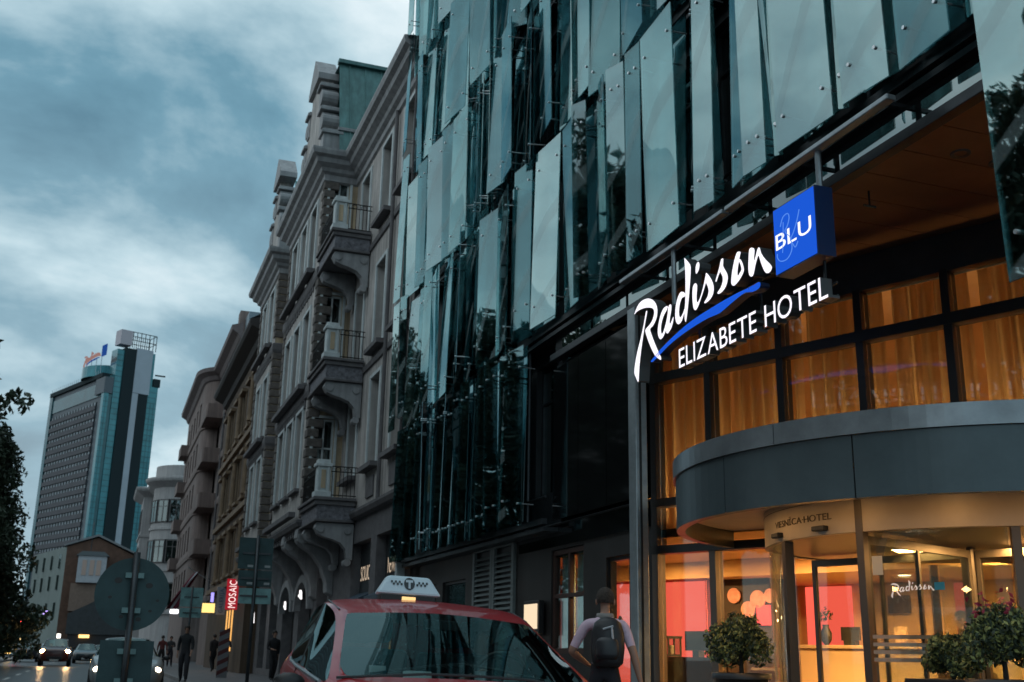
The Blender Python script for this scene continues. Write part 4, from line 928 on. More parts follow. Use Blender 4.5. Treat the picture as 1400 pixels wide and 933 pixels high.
# rounded corner from the recessed wall to the bay
pc = [(7.0, 84.2)]+[(7.0-1.1*math.sin(R(a)) if False else 5.9+1.1*(1-math.sin(R(a))) , 88.2-2.2*math.cos(R(a))) for a in range(0, 91, 15)]
cu_ = MB(); sweep(cu_, pc, [(0, 4.0), (0, 21.8)]); cu_.build('curved_wall', M['mauve'], bf, smooth=True)
for h in h1: window(FB, (h[0]+h[1])/2, h[2], .99, 1.89, -.18, M['wframe_d'], M['pane'], bf, bars=1, transom=0)
for h in h2: window(FB2, (h[0]+h[1])/2, h[2], 1.39, 1.89, -.18, M['wframe_d'], M['pane'], bf, bars=2, transom=0)
PB = [(7.0, 73.1), (7.0, 84.2)]+pc[1:]+[(5.9, 105)]
sweep(MB(), PB, [(0, 21.3), (.15, 21.4), (.3, 21.7), (.7, 21.95), (.75, 22.25), (0, 22.5)]).build('cornice', mat('flats_cornice', (.16, .13, .13), .8, var=.2), bf)
for z in zs_: sweep(MB(), PB, [(0, z-.55), (.1, z-.5), (.14, z-.2), (.1, z), (0, z+.02)]).build('string_course', M['mauve'], bf)
for z in zs_[1:]:
    q = MB(); sweep(q, [(6.98, 82.0), (5.85, 82.0), (5.75, 82.2), (5.75, 86.6)], [(0, z-.5), (0, z+.55), (-.14, z+.55), (-.14, z-.3), (-1.0, z-.3), (-1.0, z-.5)][:4]); q.box(5.8, 82.05, z-.48, 7.0, 86.6, z-.3); q.build('balcony', M['mauve'], bf)
for z in zs_[1:]:
    q = MB(); q.box(5.2, 100.5, z-.45, 5.9, 103.8, z+.5); q.build('balcony', M['mauve'], bf)
MB().tube([(6.9, 80.2, 4), (6.9, 80.2, 21.5)], .08, 8).build('downpipe', M['stone'], bf)
MB().box(7.4, 74, 22.5, 9, 83, 23.6).build('attic', mat('zinc', (.2, .26, .3), .5, .4), bf); MB().box(7.0, 76, 22.4, 8.2, 77.2, 24.2).build('chimney', M['mauve'], bf)

M['pale'] = mat('pale_stone', (0.38, 0.37, 0.37), .8, var=.12, vscale=.6, streak=.2)
wh = thing('white_corner_house', (6, 125, 0), 'pale stone corner house with rounded bay, behind the brown flats', 'building')
arcp = [(3.2, 139.0), (3.2, 128.5), (4.2, 128.0)]
cxw, cyw, rw_ = 7.6, 126.8, 3.4
arcp = [(cxw+rw_*math.cos(R(a)), cyw+rw_*math.sin(R(a))) for a in range(300, 149, -15)]
path = [(16, 122.4), (9.4, 122.4)][:0]
pth = [(cxw+9, cyw-2.95)]+arcp+[(4.65, 134.0), (3.4, 134.0), (3.4, 142.0), (4.65, 142), (4.65, 150)]
pth = [p for p in pth][::1]
def house_ring(pth, z0, z1, nm, m, prof=None, smooth=False):
    q = MB(); sweep(q, pth[::-1] if False else pth, prof or [(0, z0), (0, z1)]); return q.build(nm, m, wh, smooth=smooth)
# outwards must lie to the right here: travel goes -X then +Y round the bay, so the street is on the left... keep left
pth = pth
house_ring(pth, .1, 18.8, 'wall', M['pale'])
SG = -1
def offp(pr): return [(o, z) for o, z in pr]
for z, o_ in ((4.6, .25), (9.0, .15), (13.4, .15)): house_ring(pth, 0, 0, 'string_course', M['pale'], [(-.05, z), (o_, z+.05), (o_, z+.3), (-.05, z+.35)])
house_ring(pth, 0, 0, 'cornice', M['pale'], [(0, 18.0), (.3, 18.2), (.9, 18.6), (1.0, 18.8), (1.0, 19.0), (0, 19.2)])
house_ring(arcp, 19.1, 20.4, 'parapet', M['pale'])
MB().add([(x, y, 20.4) for x, y in arcp]+[(16, 123.8, 20.4), (16, 128, 20.4)], [tuple(range(len(arcp)+2))]).build('roof', M['pale'], wh)
MB().quad((3.4, 134, 19.0), (3.4, 150, 19.0), (16, 150, 19), (16, 134, 19)).build('roof', M['pale'], wh)
for a in (305, 278, 252, 226, 200, 174):
    for z in (5.4, 9.9, 14.2):
        f_ = Fr(cxw+(rw_+.012)*math.cos(R(a)), cyw+(rw_+.012)*math.sin(R(a)), a-90)
        MB().fbox(f_, -.75, .75, z, z+2.5, -.3, .03).build('window_reveal', mat('reveal_dark', (.03, .035, .04), .5) if 'reveal' not in M else M['reveal'], wh)
        window(f_, 0, z+.05, 1.4, 2.4, .04, M['wframe_d'], M['pane'], wh, bars=1, transom=.7, ft=.09)
for y in (135.6, 137.6, 139.6):
    for z in (5.4, 9.9, 14.2):
        f_ = Fr(3.38, 0, 90); MB().fbox(f_, y-.6, y+.6, z, z+2.5, -.2, .005).build('window_reveal', M['dark_int'], wh); window(f_, y, z+.05, 1.1, 2.4, .03, M['wframe_d'], M['pane'], wh, bars=1, transom=.7, ft=.09)

# ================================================================ brick corner house at the end of the street
M['brick'] = mat('far_brick', (0.11, 0.06, 0.042), .9, var=.3, vscale=1.2)
br = thing('brick_house', (-1.3, 172, 0), 'brown brick gabled house with white oriel at the end of the street', 'building')
g = MB(); g.prism([(-5.3, 0), (5.2, 0), (5.2, 13.6), (4.3, 13.8), (-1.27, 16.3), (-5.3, 14.9)], lambda a, b_, d: (a, d, b_), 170, 190); g.build('wall', M['brick'], br)
q = MB(); q.add([(-5.3, 170, .1), (-5.3, 170, 14.9), (-10.5, 190, 14.9), (-10.5, 190, .1)], [(0, 1, 2, 3)]); q.build('side_wall', mat('pale_green_render', (.15, .19, .18), .8, var=.15, vscale=.5), br)
for i, t in enumerate((.18, .42, .66, .88)):
    for z in (5.2, 9.0, 12.0):
        x, y = -5.3-5.2*t, 170+20*t; q = MB().box(x-.06, y-.9, z, x+.3, y+.9, z+2.0); q.build('window', M['pane'], br)
rfq = MB(); rfq.prism([(-5.7, 14.9), (-1.27, 16.5), (5.6, 13.5), (5.6, 13.75), (-1.27, 16.8), (-5.7, 15.15)], lambda a, b_, d: (a, d, b_), 169.6, 190.2); rfq.build('roof', mat('far_roof', (.17, .18, .19), .6, var=.2), br)
ori = MB(); ori.box(-3.6, 168.2, 9.9, .2, 170, 13.6); oo = ori.build('oriel', mat('white_oriel', (.38, .40, .43), .7, var=.1), br)
MB().prism([(-3.9, 13.6), (.5, 13.6), (-.2, 14.2), (-3.2, 14.2)], lambda a, b_, d: (a, d, b_), 168.0, 170.0).build('oriel_roof', mat('far_roof2', (.10, .12, .13), .6), oo)
for x in (-2.7, -1.7, -.8): MB().box(x-.3, 168.12, 10.9, x+.3, 168.19, 13.0).build('pane', mat('oriel_blind', (.45, .33, .28), .6), oo)
MB().box(-4.2, 168.9, 6.0, 5.3, 169.98, 9.8).build('front_bay', mat('peach_render', (.20, .14, .11), .8, var=.15), br)
dk = MB(); dk.prism([(-3.9, 2.8), (6.2, 2.8), (6.2, 9.6), (2.0, 8.7), (-1.6, 6.6), (-3.9, 5.4)], lambda a, b_, d: (a, d, b_), 160, 166); 
aw = thing('dark_pavilion', (1, 163, 0), 'dark low pavilion with lit edge in front of the brick house', 'building')
o = dk.build('pavilion_roof', M['dark'], aw); MB().box(-3.6, 160.2, 0, 6, 165.8, 2.79).build('pavilion_wall', M['dark_int'], aw)
MB().box(-2.2, 159.85, 2.35, -.9, 159.98, 2.75).build('pavilion_lamp', emis('pavilion_lamp', (1, .6, .2), 2.5), aw)
MB().tube([(-2.1, 170.0, 14.2), (-2.1, 170.0, 18.5)], .06, 6).build('flagstaff', M['steel'], br)

# ================================================================ hotel tower far behind
tw = thing('office_tower', (-5.74, 360, 0), 'tall glass and concrete tower with window bands and roof lattice', 'building')
t_ = R(22.5); K = Vector((-5.74, 360, 0)); TA = Vector((-math.sin(t_), math.cos(t_), 0)); TB = Vector((math.cos(t_), math.sin(t_), 0))
def T(a, b_, z): q = K+TA*a+TB*b_; return (q.x, q.y, z)
def tbox(a0, a1, b0, b1, z0, z1): return MB().add([T(a0,b0,z0), T(a1,b0,z0), T(a1,b1,z0), T(a0,b1,z0), T(a0,b0,z1), T(a1,b0,z1), T(a1,b1,z1), T(a0,b1,z1)], [(0,1,2,3), (4,7,6,5), (0,4,5,1), (1,5,6,2), (2,6,7,3), (3,7,4,0)])
M['t_grey'] = mat('tower_grey', (.085, .11, .13), .6, var=.1, vscale=.1)
M['t_dark'] = mat('tower_dark', (.022, .035, .04), .8, spec=.15)
M['t_teal'] = mat('tower_teal_glass', (.035, .18, .215), .12, .35, var=.25, vscale=.25)
M['t_teal2'] = mat('tower_deep_teal_glass', (.022, .10, .12), .12, .3, var=.3, vscale=.25)
M['t_white'] = mat('tower_panel', (.36, .42, .48), .5, var=.08, vscale=.2)
M['t_mauve'] = mat('tower_band', (.055, .058, .07), .7, var=.15, vscale=.3)
M['t_win'] = mat('tower_window', (.10, .13, .15), .15, .2)
tbox(1, 46, -.2, 13, 0, 83.5).build('slab', M['t_grey'], tw)
wn_ = MB(); bl_ = 0
z = 29.0
while z < 76:
    tbox(5.6, 43.5, -.75, -.25, z, z+1.45).build('spandrel_band', M['t_mauve'], tw)
    tbox(5.6, 43.5, -.32, -.21, z+1.46, z+2.55).build('window_band', M['t_dark'], tw)
    a = 6.0
    while a < 43:
        wn_.add([T(a, -.5, z+1.5), T(a+1.3, -.5, z+1.5), T(a+1.3, -.5, z+2.45), T(a, -.5, z+2.45)], [(0, 1, 2, 3)]); a += 2.35
    z += 2.62
o = wn_.build('window_panes', mat('tower_blind', (.16, .20, .23), .5, var=.5, vscale=.35), tw); o['kind'] = 'stuff'
tbox(2, 46, -1.0, 12, 83.6, 85.0).build('roof_edge', M['t_dark'], tw); tbox(43.6, 46.1, -.8, .5, 0, 83.5).build('corner_strip', M['t_teal2'], tw); tbox(2, 46, -.5, 0, 77.6, 82.0).build('top_band', M['t_teal2'], tw)
for k in range(24): tbox(4+k*1.75, 4.2+k*1.75, -1.0, -.9, 85, 86.2).build('roof_rail', M['t_white'], tw)
dr = MB(); cq = T(14, 7, 0); dr.lathe([(9.5, 85), (9.5, 88.6), (0.1, 88.7)], (cq[0], cq[1], 0), 40); dr.build('roof_drum', M['t_teal'], tw, smooth=False)
tbox(-1.0, .9, -1.0, .55, 0, 78).build('glass_strip', M['t_teal'], tw); tbox(-1.1, 6, -1.2, 1.6, 78.1, 83.2).build('corner_head', M['t_grey'], tw)
tbox(-.5, 4, 1.95, 4.3, 0, 93).build('glass_strip', M['t_teal'], tw); tbox(-.2, 8, .56, 2.0, 0, 84).build('glass_strip', M['t_teal2'], tw)
tbox(-1.1, 6, 4.3, 8.0, 0, 93.7).build('dark_strip', M['t_dark'], tw); tbox(-1.3, 6, 8.0, 13.4, 79.5, 94.2).build('panel', M['t_white'], tw)
tbox(-1.25, 6, 8.0, 9.9, 0, 79.4).build('panel', M['t_white'], tw); tbox(-1.1, 6, 9.9, 13.2, 0, 79.4).build('dark_strip', M['t_dark'], tw)
tbox(-1.0, 8, 13.2, 16.4, 0, 82.5).build('glass_strip', M['t_teal'], tw); tbox(-.8, 6, 13.4, 14.4, 82.5, 93.5).build('glass_strip', M['t_teal'], tw)
tbox(-1.4, 8, 14.6, 16.8, 82.6, 85.2).build('roof_edge', M['t_dark'], tw); MB().tube([T(-1, 15, 86.4), T(-1, 18.4, 86.6)], .25, 6).build('roof_rail', M['t_dark'], tw)
gl_ = MB()
z = 28
while z < 93:
    if z < 77: gl_.add([T(-1.05, -1.0, z), T(-1.05, .55, z), T(-1.05, .55, z+.22), T(-1.05, -1.0, z+.22)], [(0,1,2,3)])
    if z < 82: gl_.add([T(-1.05, 13.2, z), T(-1.05, 16.4, z), T(-1.05, 16.4, z+.22), T(-1.05, 13.2, z+.22)], [(0,1,2,3)])
    gl_.add([T(-.55, 2.0, z), T(-.55, 4.3, z), T(-.55, 4.3, z+.22), T(-.55, 2.0, z+.22)], [(0,1,2,3)]); z += 1.75
for b_ in (-.3, 14.3, 15.4): gl_.add([T(-1.06, b_, 28), T(-1.06, b_+.18, 28), T(-1.06, b_+.18, 77), T(-1.06, b_, 77)], [(0,1,2,3)])
o = gl_.build('glazing_bars', M['t_teal2'], tw); o['kind'] = 'stuff'
la = MB()
for b_ in (6.3, 7.6, 9.0, 10.4, 11.8, 13.2, 14.2): la.tube([T(-1, b_, 94), T(-1, b_, 99.3)], .13, 5); la.tube([T(4, b_, 94), T(4, b_, 99.3)], .1, 5)
for z in (96.6, 99.3): la.tube([T(-1, 4, z), T(-1, 14.2, z), T(4, 14.2, z), T(4, 4, z)], .13, 5)
la.build('roof_lattice', M['t_dark'], tw); tbox(-1.2, 3, 2.2, 6.0, 94.6, 99.4).build('roof_box', mat('roof_box', (.45, .42, .46), .6), tw)
ts = thing('tower_roof_sign', T(10, 0, 88.7), 'small red script and blue square sign on the tower roof', 'sign')
red_s = emis('tower_sign_red', (.75, .42, .38), .4); M['ts_blue'] = emis('tower_sign_blue', (.03, .12, .5), .5)
k_ = 3.7; mb = MB()
for key, pts in SCRIPT.items():
    mb2 = MB(); blue = key == 'swoosh'
    mb2.prism([((y-8.8)*k_, (z-5.3)*k_*.95) for y, z in pts], lambda a, b_, d: T(a*1.05+1.2, -1.2-d, 91.0+b_), 0, .3); mb2.build('letter', M['ts_blue'] if blue else red_s, ts)
tbox(.2, 3.6, -1.5, -1.2, 90.4, 94.0).build('blue_square', M['ts_blue'], ts)
for a in (4, 8, 12, 16): MB().tube([T(a, -1.1, 86), T(a, -1.1, 91)], .1, 5).build('sign_post', M['t_white'], ts)

# ================================================================ trees and planting
M['bark'] = mat('bark', (.045, .038, .03), .95, var=.3, vscale=4, bump=.6, bscale=12)
M['leaf'] = mat('leaf', (.035, .055, .03), .65, var=.5, vscale=.6)
M['leaf2'] = mat('leaf_warm_lit', (.23, .25, .08), .6, var=.5, vscale=9)  # bush leaves yellowed and lightened to carry the warm light of the entrance
def leaf_cloud(seed, n, centres, size, mats, sq=1.0):
    rg = random.Random(seed); mb = MB()
    for i in range(n):
        c, r = centres[rg.randrange(len(centres))]
        while True:
            p = Vector((rg.uniform(-1, 1), rg.uniform(-1, 1), rg.uniform(-1, 1)))
            if .25 < p.length < 1: break
        p = Vector(c)+Vector((p.x*r, p.y*r, p.z*r*sq)); s = size*rg.uniform(.6, 1.3)
        d = Vector((rg.gauss(0, 1), rg.gauss(0, 1), rg.gauss(0, .6))).normalized(); e_ = d.orthogonal().normalized()
        f = d.cross(e_); a = rg.uniform(0, 6.28); u = e_*math.cos(a)+f*math.sin(a); w = d.cross(u)
        mb.add([p-u*s, p-w*s*.45+u*.1*s, p+u*s, p+w*s*.45+d*.2*s], [(0, 1, 2, 3)], rg.randrange(len(mats)))
    return mb
def make_tree(name, seed, h, cr, label, n=9000, cone=False, leaf=.17, low=.26, nb=26):
    rg = random.Random(seed); root = thing(name, (0, 0, 0), label, 'tree')
    t = MB(); top = h*.82
    t.tube([(0, 0, 0), (.05, .02, h*.2), (.1*rg.uniform(-1, 1), .1, h*.45), (0, 0, top)], [.34, .26, .18, .04], 10)
    cs = []
    for i in range(nb):
        f = i/(nb-1); z = h*(low+(.88-low)*f); a = i*2.4+rg.uniform(-.4, .4)
        rr = cr*((1-.8*f) if cone else math.sin(math.pi*(.22+.70*f))**.8)*rg.uniform(.72, 1.1)
        e_ = Vector((math.cos(a)*rr, math.sin(a)*rr, z+(.02 if cone else .09)*h)); m_ = Vector((math.cos(a)*rr*.5, math.sin(a)*rr*.5, z+.02*h))
        t.tube([(0, 0, z-.04*h), m_, e_], [.1*(1-.6*f), .06*(1-.6*f), .015], 6)
        k = 4
        for j in range(k):
            q = m_.lerp(e_, j/(k-1)) if j else m_*1.0
            cs.append((q+Vector((rg.gauss(0, .3), rg.gauss(0, .3), rg.gauss(0, .25))), cr*(rg.uniform(.2, .32) if cone else rg.uniform(.14, .26))))
    cs.append(((0, 0, h*.93), cr*.22)); cs.append(((0, 0, h*.86), cr*.25))
    t.build('trunk', M['bark'], root, smooth=True)
    leaf_cloud(seed+1, n, cs, leaf, [M['leaf']], .75).build('crown', M['leaf'], root, flip=False)
    return root
t1 = make_tree('street_tree', 3, 15.6, 5.0, 'tall dark tree at the left edge of the street', n=110000, cone=True, leaf=.17, low=.08, nb=70)
t1.location = (-8.7, 75, 0)
t2 = make_tree('linden_tree', 8, 16.5, 4.8, 'leafy street tree across the road, mirrored in the glass', n=9000, leaf=.2)
t2.location = (-9.6, 22, 0); t2['group'] = 'trees across the road'
for i, (x, y, rz, s) in enumerate(((-9.8, 31, 1.2, 1.05), (-9.4, 40, 2.6, .95), (-11.4, 49, 4.0, .95), (-13.0, 60, 5.2, 1.3), (-13.2, 71, .4, 1.38), (-14.2, 83, 1.9, 1.35), (-15.4, 96, 3.0, 1.35), (-16.5, 66, 2.2, 1.3), (-13.6, 7, 2.0, 1.1), (-13.8, 17, 3.3, 1.15), (-14.0, 27, 5.0, 1.1), (-13.6, -4, 1.0, 1.1), (-18, 12, 4.4, 1.25), (-18.5, 22, .3, 1.25), (-18, 1, 5.6, 1.2), (-17, 78, 4.4, 1.35), (-9.6, 12, .7, 1.0), (-9.8, 2, 3.1, .9))): copy_tree(t2, (x, y, 0), rz, s)  # rows farther back are added to darken the reflections in the glass
t3 = copy_tree(t1, (-10.5, 98, 0), 2.0, .8); t3['label'] = 'smaller dark tree farther down at the left edge'

# houses across the road (seen mirrored in the hotel's glass)
M['opp1'] = mat('opposite_pale', (.40, .36, .35), .85, var=.15, vscale=.5); M['opp2'] = mat('opposite_pink', (.36, .28, .26), .85, var=.15, vscale=.5); M['opp3'] = mat('opposite_grey', (.28, .29, .30), .85, var=.15, vscale=.5)
for y0, y1, h, m_, lab in ((36.1, 52, 16.5, 'opp1', 'pale house across the road mirrored in the glass'),):
    th_ = thing('opposite_house', (-14, y0, 0), lab, 'building'); fo = Fr(-14, y1, -90)
    W = y1-y0; ho = []; u = 1.4
    while u < W-1.4:
        for z in (1.0, 5.0, 8.6, 12.2):
            if z+2.2 < h-1: ho.append((u-.6, u+.6, z, z+2.2))
        u += 2.6
    q = MB(); wall(q, fo, 0, W, .1, h, ho, .25); q.quad(fo.p(0, h), fo.p(W, h), (-26, y0, h), (-26, y1, h)); q.quad(fo.p(0, 0), fo.p(0, h), (-26, y1, h), (-26, y1, 0)); q.quad(fo.p(W, 0), fo.p(W, h), (-26, y0, h), (-26, y0, 0)); q.build('wall', M[m_], th_)
    for a in ho: window(fo, (a[0]+a[1])/2, a[2], 1.19, 2.19, -.2, M['wframe'], M['gdark'], th_)
    MB().fbox(fo, 0, W, h-.5, h, .003, .5).build('cornice', M[m_], th_)

def planter(loc, rb, zb, h_pot, rp, label, seed, square=False, flowers=False):
    t = thing('planter', loc, label, 'planter'); x, y, z = loc
    p = MB()
    if square: p.box(x-rp, y-rp, z, x+rp, y+rp, z+h_pot); p.box(x-rp-.02, y-rp-.02, z+h_pot-.05, x+rp+.02, y+rp+.02, z+h_pot+.005)
    else: p.lathe([(.0, 0), (rp*.8, 0), (rp, h_pot), (rp+.03, h_pot), (rp+.03, h_pot-.06)], loc, 24)
    p.build('pot', M['pot'], t, bevel=.008 if square else 0, smooth=not square)
    rg = random.Random(seed); cs = []
    for i in range(34):
        a = rg.uniform(0, 6.28); e_ = rg.uniform(-.35, 1.5); rr = rb*rg.uniform(.35, .68)
        cs.append(((x+rr*math.cos(a)*math.cos(e_), y+rr*math.sin(a)*math.cos(e_), zb+rr*.85*math.sin(e_)), rb*rg.uniform(.22, .36)))
    leaf_cloud(seed, 6500, cs, .027, [M['leaf2'], M['leaf']]).build('bush', [M['leaf2'], M['leaf']], t, flip=False)
    MB().tube([(x, y, z+h_pot-.1), (x, y, zb)], [.03, .015], 6).build('stem', M['bark'], t)
    if flowers:
        f = leaf_cloud(seed+5, 46, [((x-.16, y+.05, zb+rb*.75), .13), ((x-.02, y-.08, zb+rb*.82), .1)], .03, [M['petal']]); f.build('flowers', M['petal'], t, flip=False)['kind'] = 'stuff'
M['pot'] = mat('dark_pot', (.022, .022, .024), .45, var=.2); M['petal'] = mat('red_petal', (.45, .04, .08), .6)
planter((6.42, 10.5, .12), .44, 1.27, .90, .28, 'round clipped bush in dark pot left of the revolving door', 21)
planter((7.0, 8.0, .12), .30, 1.16, .9, .27, 'small loose bush in black square planter right of the door', 22, True)
planter((6.86, 7.25, .12), .43, 1.29, .92, .28, 'large flowering bush in dark pot at the right edge', 23, False, True)

# ================================================================ lobby furniture
desk = thing('reception_desk', E(1.2, .125, 4.9), 'curved beige reception desk glowing behind the revolving door', 'desk')
q = MB(); q.fbox(FE, -3.2, .75, .13, 1.36, -5.2, -4.85); q.build('desk_front', mat('desk_beige', (.66, .50, .30), .5), desk, bevel=.04)
MB().fbox(FE, -3.3, .85, 1.362, 1.42, -5.6, -4.78).build('desk_top', mat('desk_top', (.5, .38, .24), .35), desk, bevel=.01)
for nm, s, w, h, m_, lab in (('vase', -.35, .1, .5, (.03, .03, .03), 'dark vase with sprig on the reception desk'), ('monitor', .1, .34, .3, (.02, .02, .02), 'black monitor on the reception desk'), ('leaflet_stand', 1.0, .22, .3, (.45, .3, .18), 'small leaflet stand on the reception desk'), ('desk_lamp', 2.2, .16, .42, (.8, .65, .45), 'pale desk lamp on the right of the reception desk')):
    o = thing(nm, E(s, 1.42, 5.1), lab, nm.replace('_', ' ')); mm = mat(nm, m_, .5)
    if nm == 'vase':
        c_ = E(s, 1.42, 5.1); MB().lathe([(.03, 0), (.09, .08), (.1, .2), (.05, .3), (.06, .34)], c_, 14).build('body', mm, o, smooth=True); leaf_cloud(4, 60, [((c_[0], c_[1], c_[2]+.5), .14)], .03, [M['leaf']]).build('sprig', M['leaf'], o, flip=False)
    else:
        MB().fbox(FE, -s-w/2, -s+w/2, 1.5, 1.42+h, -5.15, -5.1).build('panel', mm, o); MB().fbox(FE, -s-w*.3, -s+w*.3, 1.421, 1.499, -5.2, -5.05).build('foot', mm, o)
con = thing('console_table', E(-1.1, .125, 2.3), 'dark wooden console table in front of the red wall', 'table')
mw = mat('dark_wood', (.035, .018, .012), .4, var=.3)
MB().fbox(FE, .55, 1.62, 1.12, 1.18, -2.6, -2.1).build('table_top', mw, con)
for u in (.6, 1.57):
    for d in (-2.55, -2.15): MB().fbox(FE, u-.03, u+.03, .13, 1.119, d-.03, d+.03).build('leg', mw, con)
MB().fbox(FE, .63, 1.54, .75, 1.119, -2.5, -2.2).build('drawer', mw, con)
la_ = thing('candle_lantern', E(-1.5, 1.18, 2.3), 'glass candle lantern on the console table', 'lantern')
q = MB(); c_ = E(-1.5, 1.18, 2.3)
q.box(c_[0]-.12, c_[1]-.12, 1.182, c_[0]+.12, c_[1]+.12, 1.22); q.box(c_[0]-.13, c_[1]-.13, 1.46, c_[0]+.13, c_[1]+.13, 1.5)
for a in (-.11, .11):
    for b_ in (-.11, .11): q.box(c_[0]+a-.012, c_[1]+b_-.012, 1.22, c_[0]+a+.012, c_[1]+b_+.012, 1.46)
q.build('frame', M['black'], la_); MB().box(c_[0]-.1, c_[1]-.1, 1.222, c_[0]+.1, c_[1]+.1, 1.455).build('pane', M['gclear'], la_); MB().tube([(c_[0], c_[1], 1.222), (c_[0], c_[1], 1.36)], .04, 12).build('candle', mat('candle', (.8, .7, .6), .6), la_)
bx_ = thing('flat_screen', E(-1.05, 1.3, 2.5), 'black flat screen standing on the console table', 'screen')
MB().fbox(FE, .82, 1.3, 1.28, 1.58, -2.45, -2.4).build('panel', M['black'], bx_); MB().fbox(FE, 1.0, 1.12, 1.181, 1.279, -2.5, -2.35).build('foot', M['black'], bx_)
for i, (s, d, lab) in enumerate(((2.6, 3.6, 'dark armchair inside the lobby left of the desk lamp'), (-.2, 2.9, 'dark armchair inside the lobby behind the round bush'))):
    t = thing('armchair', E(s, .125, d), lab, 'armchair'); mm = mat('chair_leather', (.04, .02, .015), .5)
    MB().fbox(FE, -s-.4, -s+.4, .25, .55, -d-.4, -d+.4).build('seat', mm, t, bevel=.05); MB().fbox(FE, -s-.4, -s+.4, .552, 1.05, -d-.4, -d-.22).build('backrest', mm, t, bevel=.05)
    for k in (-.4, .28): MB().fbox(FE, -s+k, -s+k+.12, .552, .75, -d-.2, -d+.38).build('armrest', mm, t, bevel=.03)
    for a in (-.33, .33):
        for b_ in (-.33, .33): MB().fbox(FE, -s+a-.03, -s+a+.03, .13, .249, -d+b_-.03, -d+b_+.03).build('leg', mm, t)
tvb = thing('wall_screen', E(2.7, 2.0, 6.0), 'small wall screen glowing blue and white deep in the lobby', 'screen')
MB().fbox(FE, -3.05, -2.6, 1.85, 2.2, -6.17, -6.12).build('frame', M['black'], tvb); MB().fbox(FE, -3.03, -2.62, 1.87, 2.18, -6.115, -6.11).build('picture', emis('tv', (.25, .3, .8), .9), tvb)

